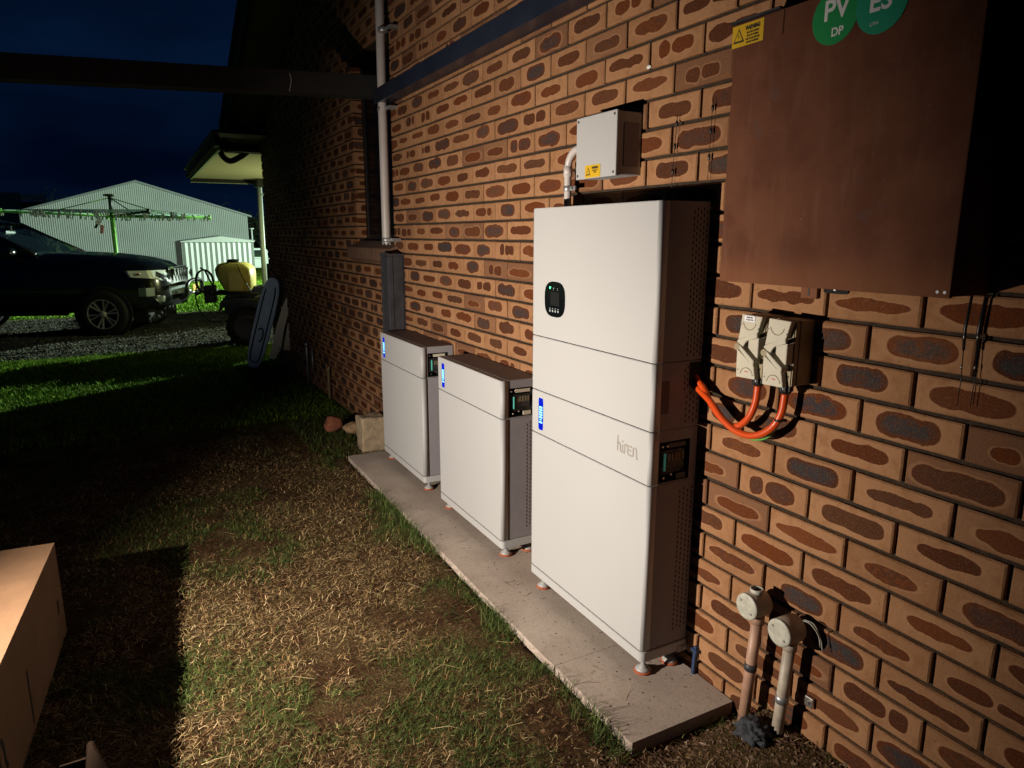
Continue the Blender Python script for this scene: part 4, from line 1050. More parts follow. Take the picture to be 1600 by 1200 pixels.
# ------------------------------------------------------------------ leaning table and trestle on the dark wall
def frame3(o, a, b):           # orthonormal frame: origin, long axis, approximate width axis
    a = Vector(a).normalized(); n_ = a.cross(Vector(b)).normalized(); b = n_.cross(a).normalized(); return Vector(o), a, b, n_
def slab3(bm, fr, poly, t0, t1, bevel=0.0):
    o, a, b, n_ = fr
    A = [bm.verts.new(o+a*p[0]+b*p[1]+n_*t0) for p in poly]; B = [bm.verts.new(o+a*p[0]+b*p[1]+n_*t1) for p in poly]; k = len(poly); fs = [bm.faces.new(A), bm.faces.new(B[::-1])]
    for i in range(k): fs.append(bm.faces.new((A[i], B[i], B[(i+1) % k], A[(i+1) % k])))
    bmesh.ops.recalc_face_normals(bm, faces=fs)
    if bevel: bmesh.ops.bevel(bm, geom=list({e for f in fs for e in f.edges}), offset=bevel, segments=2, affect='EDGES')
def oval(hl, hw, p=5, n=36, c=(0, 0)):
    return [(c[0]+hl*math.copysign(abs(math.cos(2*PI*k/n))**(2/p), math.cos(2*PI*k/n)), c[1]+hw*math.copysign(abs(math.sin(2*PI*k/n))**(2/p), math.sin(2*PI*k/n))) for k in range(n)]
B0, T0 = Vector((-.375, 8.45, -.06)), Vector((-.135, 8.12, .93))
fr = frame3((B0+T0)/2, T0-B0, (.21, -.15, 0)); hl = (T0-B0).length/2+.03
tt = thing('folding_table', 'grey white plastic table top leaning on the dark end of the brick wall', 'table', (-.36, 8.45, -.1))
if fr[3].dot(CAM-fr[0]) < 0: fr = (fr[0], fr[1], fr[2], -fr[3])
bm = new(); slab3(bm, fr, oval(hl, .105, 3.2), -.018, .012, .006); obj('table_top', bm, 'tabletop', tt)
bm = new(); 
pts = oval(hl-.085, .062, 5, 40); ring3 = [fr[0]+fr[1]*p[0]+fr[2]*p[1]+fr[3]*.013 for p in pts]; tube(bm, ring3[2:36], .008, 6); obj('groove', bm, 'black', tt)
bm = new(); arc = [fr[0]+fr[1]*(-.13+.085*math.cos(a))+fr[2]*(.0+.036*math.sin(a))+fr[3]*.018 for a in np.linspace(-.9, PI-.2, 12)]; tube(bm, arc, .009, 6); obj('carry_handle', bm, 'black', tt)
tr = thing('trestle_legs', 'pair of beige plastic table legs leaning behind the grey table top', 'table legs', (-.16, 8.3, -.1))
def limb(P, w, t): 
    bm = new(); P = [Vector(p) for p in P]
    view = (P[0]-CAM).normalized()
    for i in range(len(P)-1):
        d = (P[i+1]-P[i]).normalized(); s_ = d.cross(view).normalized()*w[i]; s2 = d.cross(view).normalized()*w[i+1]; n_ = view*t
        a = [P[i]-s_, P[i]+s_, P[i+1]+s2, P[i+1]-s2]; p = [bm.verts.new(v) for v in a]; q = [bm.verts.new(v+n_) for v in a]
        bm.faces.new(p); bm.faces.new(q[::-1])
        for k in range(4): bm.faces.new((p[k], q[k], q[(k+1) % 4], p[(k+1) % 4]))
    bmesh.ops.recalc_face_normals(bm, faces=bm.faces); return bm
Lp = lambda u, v, Y=8.15: at(u, v, Y)
obj('leg', limb([Lp(452, 461), Lp(447, 480), Lp(437, 515), Lp(432, 543), Lp(424, 560)], [.020, .038, .045, .050, .030], .05), 'tableleg', tr)
obj('leg', limb([Lp(455, 492), Lp(452, 515), Lp(449, 541)], [.020, .028, .040], .05), 'tableleg', tr)
obj('cross_piece', limb([Lp(440, 484), Lp(452, 481), Lp(464, 483)], [.030, .036, .022], .06), 'tableleg', tr)
obj('foot_pad', limb([Lp(443, 545), Lp(450, 543), Lp(459, 547)], [.016, .030, .018], .055), 'tableleg', tr)

# ------------------------------------------------------------------ quad bike with spray tank
QX, QY = -.17, 10.72; QZ = -.149
qd = thing('quad_bike', 'dark quad bike parked past the house corner carrying a yellow spray tank', 'quad bike', (QX, QY, QZ), rotz=math.radians(-14), local=True)
def wheel(name, parent, c, R, w, spokes, rimmat='alloy', rimR=.68):
    bm = new(); n = 36
    prof = [(R*rimR, -w/2), (R*.93, -w/2), (R, -w*.36), (R, w*.36), (R*.93, w/2), (R*rimR, w/2)]
    lathe(bm, prof, c, 'y', n, 0, False); ty = obj(name, bm, 'tyre', parent)
    return ty
def quad_wheel(x, y):
    w_ = wheel('wheel', qd, (x, y, .27), .27, .20, 0)
    bm = new(); lathe(bm, [(.05, -.085), (.19, -.075), (.19, -.102), (.15, -.085), (.05, -.08)], (x, y, .27), 'y', 18); lathe(bm, [(.05, -.11), (.05, -.10)], (x, y, .27), 'y', 10); sub('rim', bm, 'duct', w_)
    bm = new()
    for k in range(18):
        a = 2*PI*k/18; quad_box(bm, (x+.27*math.cos(a)-.014, y-.09, .27+.27*math.sin(a)-.014), (x+.27*math.cos(a)+.014, y+.09, .27+.27*math.sin(a)+.014))
    sub('tread', bm, 'tyre', w_)
for x, y in ((0, -.0), (0, .72), (1.22, 0), (1.22, .72)): quad_wheel(x+.05, y)
def lprism(name, pts, y0, y1, m, bev=.0, parent=qd):
    bm = new(); prism(bm, pts, 'y', y0, y1, bev); return obj(name, bm, m, parent)
lprism('body', [(-.25, .42), (.1, .36), (1.2, .30), (1.45, .42), (1.5, .62), (1.25, .80), (.95, .84), (.75, .70), (.2, .72), (-.28, .70)], .16, .56, 'quad', .03)
lprism('seat', [(-.05, .72), (.68, .70), (.72, .80), (.3, .84), (-.05, .83)], .20, .52, 'black', .02)
for y0, y1 in ((-.12, .20), (.52, .84)):
    lprism('fender', [(-.30, .50), (-.26, .66), (-.05, .70), (.22, .66), (.40, .52), (.43, .46), (.38, .47), (.2, .60), (-.05, .63), (-.22, .60)], y0, y1, 'quad', .004)
    lprism('fender', [(.92, .50), (.98, .68), (1.2, .76), (1.5, .70), (1.62, .56), (1.58, .54), (1.45, .64), (1.2, .70), (1.04, .62)], y0, y1, 'quad', .004)
bm = new(); tube(bm, spline([(.20, -.09, .70), (.34, -.09, .72), (.46, -.09, .66), (.55, -.08, .55)], 5), .018, 8); obj('fender_highlight', bm, 'quadlit', qd, True)  # pale curve for the lit fender edge, light put into its colour
bm = new()
for y in (-.04, .16, .36, .56, .76): tube(bm, [(-.42, y, .745), (.30, y, .745)], .011, 6)
for x in (-.42, -.06, .30): tube(bm, [(x, -.06, .757), (x, .78, .757)], .012, 6)
obj('rear_rack', bm, 'quad', qd)
bm = new(); tube(bm, spline([(.98, .02, 1.06), (.96, .2, 1.04), (1.02, .36, 1.0), (.96, .52, 1.04), (.98, .70, 1.06)], 5), .014, 8); tube(bm, [(1.02, .36, .82), (1.02, .36, 1.0)], .03, 8); obj('handlebar', bm, 'black', qd)
tk = thing('spray_tank', 'yellow plastic spray tank with black lid strapped on the quad bike rack', 'tank', (QX, QY, QZ), rotz=math.radians(-14), local=True)
bm = new()
def ringz(z, x0, x1, y0, y1, c): return [bm.verts.new(p) for p in ((x0+c, y0, z), (x1-c, y0, z), (x1, y0+c, z), (x1, y1-c, z), (x1-c, y1, z), (x0+c, y1, z), (x0, y1-c, z), (x0, y0+c, z))]
levels = [(.775, -.19, .13, .02, .66, .05), (.80, -.22, .155, -.01, .69, .05), (1.0, -.315, .165, -.02, .70, .05), (1.10, -.33, .155, -.01, .69, .05), (1.165, -.29, .08, .05, .63, .06), (1.18, -.24, .04, .10, .58, .06)]
R_ = [ringz(*l_) for l_ in levels]
bm.faces.new(R_[0][::-1]); bm.faces.new(R_[-1])
for i in range(len(R_)-1):
    for k in range(8): bm.faces.new((R_[i][k], R_[i][(k+1) % 8], R_[i+1][(k+1) % 8], R_[i+1][k]))
bmesh.ops.bevel(bm, geom=bm.edges[:], offset=.012, segments=2, affect='EDGES')
obj('tank_shell', bm, 'tank', tk, True)
bm = new(); quad_box(bm, (-.15, -.040, .80), (.04, -.015, 1.06), .01); obj('tank_panel', bm, 'tank', tk)
bm = new(); lathe(bm, [(.085, 1.175), (.095, 1.18), (.095, 1.205), (.075, 1.225), (.04, 1.228)], (-.10, .30, 0), 'z', 20); obj('tank_lid', bm, 'black', tk)
bm = new(); tube(bm, spline([(.15, -.03, .78), (.05, -.045, .98), (-.02, .0, 1.17)], 5), .006, 5); tube(bm, spline([(-.30, -.03, 1.0), (-.25, -.02, 1.14), (-.12, .0, 1.19)], 5), .006, 5); obj('strap', bm, 'black', tk)
hz_ = thing('hose_reel', 'black hose coil hanging at the rear of the quad bike', 'hose', (QX, QY, QZ), rotz=math.radians(-14), local=True)
bm = new(); P = []
for k in range(60):
    a = 2*PI*k/20; P.append((-.47+.115*math.cos(a), -.02+k*.002, .93+.16*math.sin(a)))
tube(bm, P, .011, 6); obj('coil', bm, 'black', hz_, True)
bm = new(); tube(bm, spline([(-.56, 0, .92), (-.60, 0, .72), (-.55, 0, .48), (-.42, 0, .36), (-.28, .02, .36)], 6), .009, 6); obj('loose_hose', bm, 'black', hz_, True)
bm = new(); quad_box(bm, (-.50, .05, .62), (-.36, .30, .86), .01); tube(bm, [(-.52, .05, 1.12), (-.46, .05, 1.08), (-.36, .05, .84)], .013, 6); obj('bracket', bm, 'black', hz_)

# ------------------------------------------------------------------ parked four wheel drive
CA = math.radians(-20)
hx, hy = math.cos(CA), math.sin(CA); WX, WY = -1.947, 13.43; TRK = .80
OX, OY = WX - TRK*hy, WY + TRK*hx          # centre of the front axle
OXc, OYc = WX + (-hy)*TRK, WY + hx*TRK
car = thing('parked_car', 'black four wheel drive wagon with chrome grille parked on the gravel at left', 'car', (OXc, OYc, gz(OXc, OYc)-.0), rotz=CA, local=True)
HW = .93
def sect(x, w, zb, zm, zs, zt, crown):
    """half section from sill to the centre line; mirrored later"""
    return [(x, w*.90, zb), (x, w*1.0, zb+.10), (x, w*1.0, zm), (x, w*.985, zs), (x, w*.93, zt-.02), (x, w*.60, zt+crown*.6), (x, 0, zt+crown)]
ST = [sect(-3.72, .80, .52, .78, 1.16, 1.24, .0), sect(-3.62, .90, .40, .80, 1.20, 1.28, .0), sect(-3.0, .93, .38, .80, 1.22, 1.30, 0), sect(-1.9, .94, .36, .78, 1.21, 1.30, 0), sect(-1.35, .94, .36, .78, 1.20, 1.32, .03), sect(-1.0, .935, .38, .78, 1.19, 1.32, .075),
      sect(-.5, .93, .40, .80, 1.17, 1.30, .08), sect(.0, .93, .42, .80, 1.15, 1.275, .08), sect(.40, .905, .44, .80, 1.10, 1.225, .075), sect(.64, .85, .46, .78, 1.05, 1.16, .065), sect(.80, .75, .48, .74, .98, 1.08, .05), sect(.90, .60, .50, .70, .90, 1.0, .03), sect(.95, .45, .52, .66, .82, .90, .01)]
bm = new(); rings = []
for s_ in ST:
    full = [(x, y, z) for x, y, z in s_] + [(x, -y, z) for x, y, z in s_[-2::-1]]
    rings.append([bm.verts.new(p) for p in full])
for i in range(len(rings)-1):
    for k in range(len(rings[0])-1): bm.faces.new((rings[i][k], rings[i][k+1], rings[i+1][k+1], rings[i+1][k]))
bm.faces.new(rings[0]); bm.faces.new(rings[-1][::-1]); bmesh.ops.recalc_face_normals(bm, faces=bm.faces)
for s_ in (1, -1):
    pass
body = obj('body', bm, 'paint', car, True)
# cabin: glass block with painted roof and pillars
def csec(x, zb, zt, wb, wt): return [(x, -wb, zb), (x, -wt, zt), (x, wt, zt), (x, wb, zb)]
CB = [csec(-3.66, 1.26, 1.30, .86, .84), csec(-3.46, 1.26, 1.82, .88, .70), csec(-2.7, 1.28, 1.88, .90, .73), csec(-2.1, 1.29, 1.87, .90, .72), csec(-1.88, 1.30, 1.82, .90, .71), csec(-.98, 1.34, 1.39, .84, .74)]
bm = new(); rr = [[bm.verts.new(p) for p in s_] for s_ in CB]
for i in range(len(rr)-1):
    for k in range(3): bm.faces.new((rr[i][k], rr[i][k+1], rr[i+1][k+1], rr[i+1][k]))
bm.faces.new(rr[0]); bm.faces.new(rr[-1][::-1]); bmesh.ops.recalc_face_normals(bm, faces=bm.faces)
obj('window_glass', bm, 'carglass', car)
bm = new()
RF = [(-3.50, 1.825, .70), (-3.3, 1.88, .73), (-2.8, 1.93, .755), (-2.3, 1.93, .75), (-2.02, 1.89, .74), (-1.84, 1.835, .72)]
rr = [[bm.verts.new(p) for p in ((x, -w, z-.05), (x, -w*.93, z), (x, -w*.4, z+.025), (x, w*.4, z+.025), (x, w*.93, z), (x, w, z-.05))] for x, z, w in RF]
for i in range(len(rr)-1):
    for k in range(5): bm.faces.new((rr[i][k], rr[i][k+1], rr[i+1][k+1], rr[i+1][k]))
bmesh.ops.recalc_face_normals(bm, faces=bm.faces); obj('roof', bm, 'paint', car, True)
for s_ in (-1, 1):
    bm = new(); tube(bm, [(-1.90, s_*.735, 1.845), (-1.48, s_*.80, 1.61), (-.95, s_*.865, 1.34)], [.035, .038, .045], 8); obj('windscreen_pillar', bm, 'paint', car, True)
    bm = new(); tube(bm, [(-2.30, s_*.76, 1.86), (-2.27, s_*.905, 1.30)], .045, 8); obj('door_pillar', bm, 'paint', car, True)
    bm = new(); tube(bm, [(-3.0, s_*.76, 1.86), (-3.05, s_*.905, 1.30)], .05, 8); obj('door_pillar', bm, 'paint', car, True)
    bm = new(); bmesh.ops.create_icosphere(bm, subdivisions=3, radius=1)
    for v in bm.verts: v.co = Vector((v.co.x*.075-1.22, v.co.y*.12+s_*1.06, v.co.z*.085+1.38))
    mr = obj('door_mirror', bm, 'paint', car, True)
    bm = new(); quad_box(bm, (-1.30, s_*1.06-.09, 1.33), (-1.288, s_*1.06+.09, 1.43), .004); sub('mirror_glass', bm, 'chrome', mr)
    bm = new(); quad_box(bm, (-2.20, s_*.945-.012, 1.06), (-2.0, s_*.945+.012, 1.095), .008); obj('door_handle', bm, 'chrome', car)
    bm = new(); quad_box(bm, (-2.9, s_*.93-.03, .37), (-.55, s_*.93+.05, .41), .01); obj('side_step', bm, 'black', car)
    # wheel arches
    for cx in (0, -2.79):
        bm = new(); lathe(bm, [(.45, -.012), (.45, .010), (.43, .012), (.05, .0)][::1] if s_ > 0 else [(.45, .012), (.45, -.010), (.43, -.012), (.05, 0)], (cx, s_*.935, .40), 'y', 32); obj('wheel_arch', bm, 'matte', car)
for cx in (0, -2.79):
    for s_ in (-1, 1):
        cy = s_*.865; R = .385
        bm = new(); lathe(bm, [(.245, -.125), (.34, -.135), (.378, -.115), (.385, -.08), (.385, .08), (.378, .115), (.34, .135), (.245, .125)], (cx, cy, .385), 'y', 40, 0, False); w_ = obj('wheel', bm, 'tyre', car, False)
        bm = new(); f_ = s_*.112
        lathe(bm, [(.23, -.012), (.262, -.012), (.262, .012), (.23, .012), (.23, -.012)], (cx, cy+f_, .385), 'y', 40, 0, False)
        for k in range(6):
            a0 = 2*PI*k/6+.25
            for da in (-.17, .17):
                a = a0+da; b_ = a0+da*.42
                p0 = Vector((cx+.055*math.cos(b_), cy+f_-s_*.01, .385+.055*math.sin(b_))); p1 = Vector((cx+.247*math.cos(a), cy+f_, .385+.247*math.sin(a)))
                d = (p1-p0).normalized(); sd = Vector((-d.z, 0, d.x))
                q0 = [p0+sd*.009, p0-sd*.009, p1-sd*.014, p1+sd*.014]; A = [bm.verts.new(v) for v in q0]; B_ = [bm.verts.new(v-Vector((0, s_*.03, 0))) for v in q0]
                bm.faces.new(A); bm.faces.new(B_[::-1])
                for j in range(4): bm.faces.new((A[j], B_[j], B_[(j+1) % 4], A[(j+1) % 4]))
        lathe(bm, [(.055, -.02), (.05, .02), (.02, .022)] if s_ > 0 else [(.02, -.022), (.05, -.02), (.055, .02)], (cx, cy+f_, .385), 'y', 20)
        bmesh.ops.recalc_face_normals(bm, faces=bm.faces); sub('rim', bm, 'alloy', w_)
        bm = new(); lathe(bm, [(.24, -.01), (.24, .01)], (cx, cy+f_*.3, .385), 'y', 30); sub('brake_disc', bm, 'duct', w_)
# front end
box('under_tray', (.25, -.72, .20), (.62, .72, .46), 'matte', car, .03)
def curve_x(y, base, drop): return base - drop*(abs(y)/.9)**2.4
def band(bm, z0, z1, y0, y1, base, drop, t=.02, n=12, zin=0.0):
    for k in range(n):
        a, b = y0+(y1-y0)*k/n, y0+(y1-y0)*(k+1)/n
        p = []
        for y in (a, b):
            x = curve_x(y, base, drop); p.append(((x-zin, y, z0), (x, y, z1)))
        A = [bm.verts.new(v) for v in (p[0][0], p[1][0], p[1][1], p[0][1])]; B_ = [bm.verts.new((v.co.x-t, v.co.y, v.co.z)) for v in A]
        bm.faces.new(A); bm.faces.new(B_[::-1])
        for j in range(4): bm.faces.new((A[j], B_[j], B_[(j+1) % 4], A[(j+1) % 4]))
    bmesh.ops.recalc_face_normals(bm, faces=bm.faces)
bm = new(); band(bm, .80, 1.10, -.47, .47, .985, .32, .05, 14, -.03); gr = obj('grille', bm, 'black', car)
for y in np.linspace(-.40, .40, 9):
    bm = new(); x = curve_x(y, 1.005, .32); A = [(x-.004, y-.014, .81), (x+.02, y-.014, 1.09), (x+.02, y+.014, 1.09), (x-.004, y+.014, .81)]
    p = [bm.verts.new(v) for v in A]; q = [bm.verts.new((v[0]-.03, v[1], v[2])) for v in A]; bm.faces.new(p); bm.faces.new(q[::-1])
    for j in range(4): bm.faces.new((p[j], q[j], q[(j+1) % 4], p[(j+1) % 4]))
    bmesh.ops.recalc_face_normals(bm, faces=bm.faces); sub('grille_bar', bm, 'chrome', gr)
bm = new(); band(bm, 1.095, 1.125, -.50, .50, 1.005, .32, .05, 14); obj('bonnet_trim', bm, 'chrome', car)
for s_ in (-1, 1):
    bm = new()
    P = []
    for k in range(9):
        y = s_*(.50+.44*k/8); x = 1.0-.32*(abs(y)/.9)**2.4 - (.30*max(0, abs(y)-.82)/.12)*.6; P.append((x+.012, y, .88+.10*k/8, 1.085-.0*k))
    for k in range(8):
        a, b = P[k], P[k+1]; A = [bm.verts.new((a[0], a[1], a[2])), bm.verts.new((b[0], b[1], b[2])), bm.verts.new((b[0]-.05, b[1], b[3])), bm.verts.new((a[0]-.05, a[1], a[3]))]
        B_ = [bm.verts.new((v.co.x-.05, v.co.y*.97, v.co.z)) for v in A]; bm.faces.new(A); bm.faces.new(B_[::-1])
        for j in range(4): bm.faces.new((A[j], B_[j], B_[(j+1) % 4], A[(j+1) % 4]))
    bmesh.ops.recalc_face_normals(bm, faces=bm.faces); hl_ = obj('headlight', bm, 'lamp', car)
    bm = new(); quad_box(bm, (.56, s_*.915-.012, 1.01), (.62, s_*.915+.012, 1.045), .01); sub('indicator_lens', bm, 'amber', hl_)
    bm = new(); lathe(bm, [(.02, -.0), (.07, .03), (.075, .035)], (.93, s_*.62, .98), 'x', 16); sub('lamp_bowl', bm, 'chrome', hl_)
    bm = new(); quad_box(bm, (.78, s_*.74-.05, .56), (.90, s_*.74+.06, .66), .02); obj('fog_lamp', bm, 'lamp', car)
    bm = new(); tube(bm, [(.86, s_*.66, .545), (.84, s_*.80, .54), (.78, s_*.86, .64)], .013, 6); obj('fog_trim', bm, 'chrome', car)
bm = new(); band(bm, .66, .80, -.88, .88, 1.03, .38, .12, 18); obj('bumper', bm, 'silver', car)
bm = new(); band(bm, .46, .655, -.86, .86, 1.00, .36, .10, 18, .12); obj('lower_bumper', bm, 'black', car)
bm = new(); band(bm, .47, .62, -.42, .42, 1.012, .36, .02, 10, .05); obj('air_intake', bm, 'black', car)
bm = new(); loopp = spline([(1.06, -.44, .58), (1.17, -.44, .66), (1.19, -.40, .84), (1.19, .0, .885), (1.19, .40, .84), (1.17, .44, .66), (1.06, .44, .58)], 6); tube(bm, loopp, .033, 10); obj('nudge_bar', bm, 'black', car, True)
bm = new(); tube(bm, [(1.17, -.44, .67), (1.19, 0, .67), (1.17, .44, .67)], .024, 8); obj('nudge_cross_bar', bm, 'chrome', car, True)
bm = new(); quad_box(bm, (1.20, -.18, .70), (1.212, .18, .81), .004); obj('number_plate', bm, 'yellow', car)
bm = new(); quad_box(bm, (-1.62, -.35, 1.66), (-1.60, -.05, 1.73), .02); tube(bm, [(-1.6, -.2, 1.72), (-1.6, -.2, 1.80)], .02, 6); obj('inside_mirror', bm, 'silver', car)

# ------------------------------------------------------------------ sheds
def corrugated(bm, xl, xr, zb, top, y, step, depth):
    n = int((xr-xl)/step); prev = None
    for i in range(n+1):
        x = xl+(xr-xl)*i/n; yy = y - (depth if i % 2 else 0); cur = (bm.verts.new((x, yy, zb)), bm.verts.new((x, yy, top(x))))
        if prev: bm.faces.new((prev[0], cur[0], cur[1], prev[1]))
        prev = cur
SY = 55.0; SXL, SXR, SXP = -7.60, 6.10, -.85; SB = -1.24
bs = thing('farm_shed', 'long pale ribbed steel farm shed with a low gable, biggest shed in the yard', 'shed', (SXP, SY, SB))
stop = lambda x: 4.88 - (4.88-2.78)*abs(x-SXP)/(6.9)
bm = new(); corrugated(bm, SXL, SXR, SB, stop, SY, .062, .035); bmesh.ops.recalc_face_normals(bm, faces=bm.faces); obj('front_wall', bm, 'shed', bs)
box('side_wall', (SXR-.03, SY+.02, SB), (SXR+.01, SY+18, stop(SXR)), 'shed', bs)
box('side_wall', (SXL-.01, SY+.02, SB), (SXL+.03, SY+18, stop(SXL)), 'shed', bs)
for xe in (SXL-.25, SXR+.3):
    bm = new(); A = [(SXP, 4.88), (xe, stop(xe)), (xe, stop(xe)+.12), (SXP, 5.02)]; prism(bm, A, 'y', SY-.12, SY-.06); obj('barge_flashing', bm, 'shedtrim', bs)
    bm = new(); A = [(SXP, 4.93), (xe, stop(xe)+.04), (xe, stop(xe)+.09), (SXP, 4.98)]; prism(bm, A, 'y', SY-.058, SY+18.2); obj('roof', bm, 'shedtrim', bs)
gs = thing('garden_shed', 'small cream ribbed garden shed standing in front of the right end of the farm shed', 'shed', (2.3, 37.4, -.79))
GX0, GX1, GXP, GYF = .64, 3.86, 2.42, 37.4
gtop = lambda x: 1.08
bm = new(); corrugated(bm, GX0, GX1, -.80, gtop, GYF, .115, .05); bmesh.ops.recalc_face_normals(bm, faces=bm.faces); obj('front_wall', bm, 'gshed', gs)
bm = new(); prism(bm, [(GX0-.06, 1.075), (GX1+.06, 1.075), (GX1+.06, 1.15), (GXP, 1.37), (GX0-.06, 1.12)], 'y', GYF-.09, GYF-.055); obj('gable_panel', bm, 'gshed', gs)
bm = new(); prism(bm, [(GX0-.1, 1.14), (GXP, 1.395), (GX1+.1, 1.17), (GX1+.1, 1.14), (GXP, 1.36), (GX0-.1, 1.11)], 'y', GYF-.10, GYF+2.4); obj('roof', bm, 'shedtrim', gs)
box('side_wall', (GX0-.03, GYF+.01, -.8), (GX0-.005, GYF+2.4, 1.10), 'gshed', gs)
box('corner_post', (GX0-.30, GYF-.12, -.8), (GX0-.07, GYF-.02, 1.13), 'fascia', gs)
s2 = thing('distant_shed', 'dim grey shed at the far left, beyond the farm shed, with a pale lit strip', 'shed', (-10.5, 70, -1.5))
bm = new(); corrugated(bm, -13.5, -9.02, -1.6, lambda x: 4.75+.02*(x+9), 70, .2, .07); bmesh.ops.recalc_face_normals(bm, faces=bm.faces); obj('front_wall', bm, 'shedtrim', s2)
box('side_wall', (-9.01, 69.95, -1.6), (-7.3, 78, 4.0), 'fascia', s2)
box('light_strip', (-9.0, 69.85, 4.15), (-7.3, 69.93, 4.62), 'gshed', s2)

# ------------------------------------------------------------------ rotary clothes hoist
hgx, hgy = -1.785, 17.0; hz0 = gz(hgx, hgy)
ch = thing('clothes_hoist', 'green rotary clothes hoist standing in front of the farm shed', 'clothes hoist', (hgx, hgy, hz0))
bm = new(); tube(bm, [(hgx-.0, hgy, hz0-.05), (hgx, hgy, 1.84)], .042, 12); obj('mast', bm, 'hoistg', ch)
bm = new(); tube(bm, [(hgx, hgy, 1.84), (hgx, hgy, 2.20)], .034, 12); lathe(bm, [(.05, 2.19), (.12, 2.205), (.12, 2.235), (.05, 2.245)], (hgx, hgy, 0), 'z', 16); obj('mast_head', bm, 'hoistd', ch)
ends = []
for k, (ang_, m_, dz) in enumerate(((4, 'hoistg', -.02), (94, 'hoistg', .0), (183, 'hoistg', .05), (-70, 'hoistd', .04))):  # last arm is a silhouette: its shade is put into the dark colour
    a = math.radians(ang_); Lh = 1.88; e = Vector((hgx+Lh*math.cos(a), hgy+Lh*math.sin(a), 1.82+dz)); ends.append(e); c0 = Vector((hgx, hgy, 1.80))
    bm = new(); tube(bm, [c0, e], .030 if k == 0 else .024, 8); tube(bm, [e-Vector((0, 0, .05)), e+Vector((0, 0, .05))], .034, 8); arm = obj('arm', bm, m_, ch)
    bm = new(); tube(bm, [Vector((hgx, hgy, 2.17)), c0.lerp(e, .62)], .011, 6); sub('strut', bm, m_, arm)
ordr = [0, 1, 2, 3]
for f in (1.0, .86, .72, .58, .44):
    bm = new(); c0 = Vector((hgx, hgy, 1.80)); P = [c0.lerp(ends[i], f)+Vector((0, 0, .03)) for i in ordr]; P.append(P[0])
    tube(bm, P, .009, 4, caps=False); obj('line_wire', bm, 'line', ch)
bm = new()
for k in range(110):
    i = random.randrange(4); f = random.choice((1.0, .86, .72, .58)); c0 = Vector((hgx, hgy, 1.80)); p = c0.lerp(ends[i], f).lerp(c0.lerp(ends[(i+1) % 4], f), random.random())
    quad_box(bm, (p.x-.013, p.y-.010, p.z-.085), (p.x+.013, p.y+.010, p.z+.035), 0, Matrix.Rotation(random.uniform(-.5, .5), 3, 'Y'))
pg = tag(obj('clothes_pegs', bm, 'gshed'), 'loose scatter of pale clothes pegs clipped along the hoist wires', 'pegs', kind='stuff')
bm = new(); quad_box(bm, (-.02, -.015, -.13), (.075, .015, .02), .008, Matrix.Rotation(-.35, 3, 'Y'))
cl = thing('hanging_cloth', 'small pink and white cloth hanging from the clothes hoist', 'cloth', (-2.02, 16.9, 1.5))
box('white_part', (-2.075, 16.88, 1.62), (-1.985, 16.92, 1.76), 'whitecloth', cl, .01, Matrix.Rotation(.45, 3, 'Y'))
box('dark_part', (-2.10, 16.93, 1.55), (-2.05, 16.96, 1.68), 'black', cl, .01, Matrix.Rotation(.45, 3, 'Y'))
box('pink_part', (-2.020, 16.88, 1.45), (-1.955, 16.92, 1.62), 'pink', cl, .01, Matrix.Rotation(.15, 3, 'Y'))

# ------------------------------------------------------------------ unseen hedge added to cast the dark band on the gravel
hd = thing('shadow_hedge', 'unseen low hedge added beyond the verandah post to shade the gravel drive', 'hedge', (1.8, 16.6, gz(1.8, 16.6)))
n = 9000; C3 = np.stack([rng.uniform(1.35, 2.25, n), rng.uniform(14.9, 18.2, n), rng.uniform(0, 1.05, n)], 1); C3[:, 2] += np.array([gz(a, b) for a, b in C3[:, :2]])
d1 = rng.normal(size=(n, 3)); d1 /= np.linalg.norm(d1, axis=1)[:, None]; d2 = np.cross(d1, rng.normal(size=(n, 3))); d2 /= np.linalg.norm(d2, axis=1)[:, None]
Vt = np.stack([C3-d1*.05, C3+d2*.03, C3+d1*.05, C3-d2*.03], 1).reshape(-1, 3); me = bpy.data.meshes.new('foliage'); me.from_pydata(Vt.tolist(), [], np.arange(4*n).reshape(-1, 4).tolist()); me.materials.append(M['tree'])
o = bpy.data.objects.new('foliage', me); COL.objects.link(o); o.parent = hd; o.matrix_parent_inverse = Matrix.Translation(hd['org']).inverted()
for k in range(8):
    bm = new(); yk = 15.1+k*.42; tube(bm, [(1.8, yk, gz(1.8, yk)-.05), (1.8+.05*(k % 2), yk+.05, gz(1.8, yk)+.7)], [.03, .015], 6); obj('stem', bm, 'bark', hd)

# ------------------------------------------------------------------ far vehicle, trees and scrub
ut = thing('parked_ute', 'small pale utility vehicle far off between the verandah post and house corner', 'car', (4.2, 44, gz(4.2, 44)))
UZ = gz(4.2, 44); UY = 44
def ub(name, a, b, m, bev=.04): return box(name, (a[0], UY+a[1], UZ+a[2]), (b[0], UY+b[1], UZ+b[2]), m, ut, bev)
ub('body', (3.4, 0, .45), (6.2, 1.8, 1.0), 'ute', .1); 
bm = new(); prism(bm, [(4.2, UZ+.98), (4.5, UZ+1.6), (5.5, UZ+1.6), (5.9, UZ+.98)], 'y', UY+.1, UY+1.7, .05); obj('cabin', bm, 'ute', ut)
ub('side_window', (4.6, .08, 1.1), (5.4, .12, 1.5), 'carglass', .0); ub('headlight', (3.37, .15, .7), (3.42, .5, .85), 'lamp', 0)
for x in (3.95, 5.55): 
    bm = new(); lathe(bm, [(.1, -.1), (.33, -.1), (.33, .1), (.1, .1)], (x, UY+.08, UZ+.33), 'y', 16); obj('wheel', bm, 'tyre', ut)
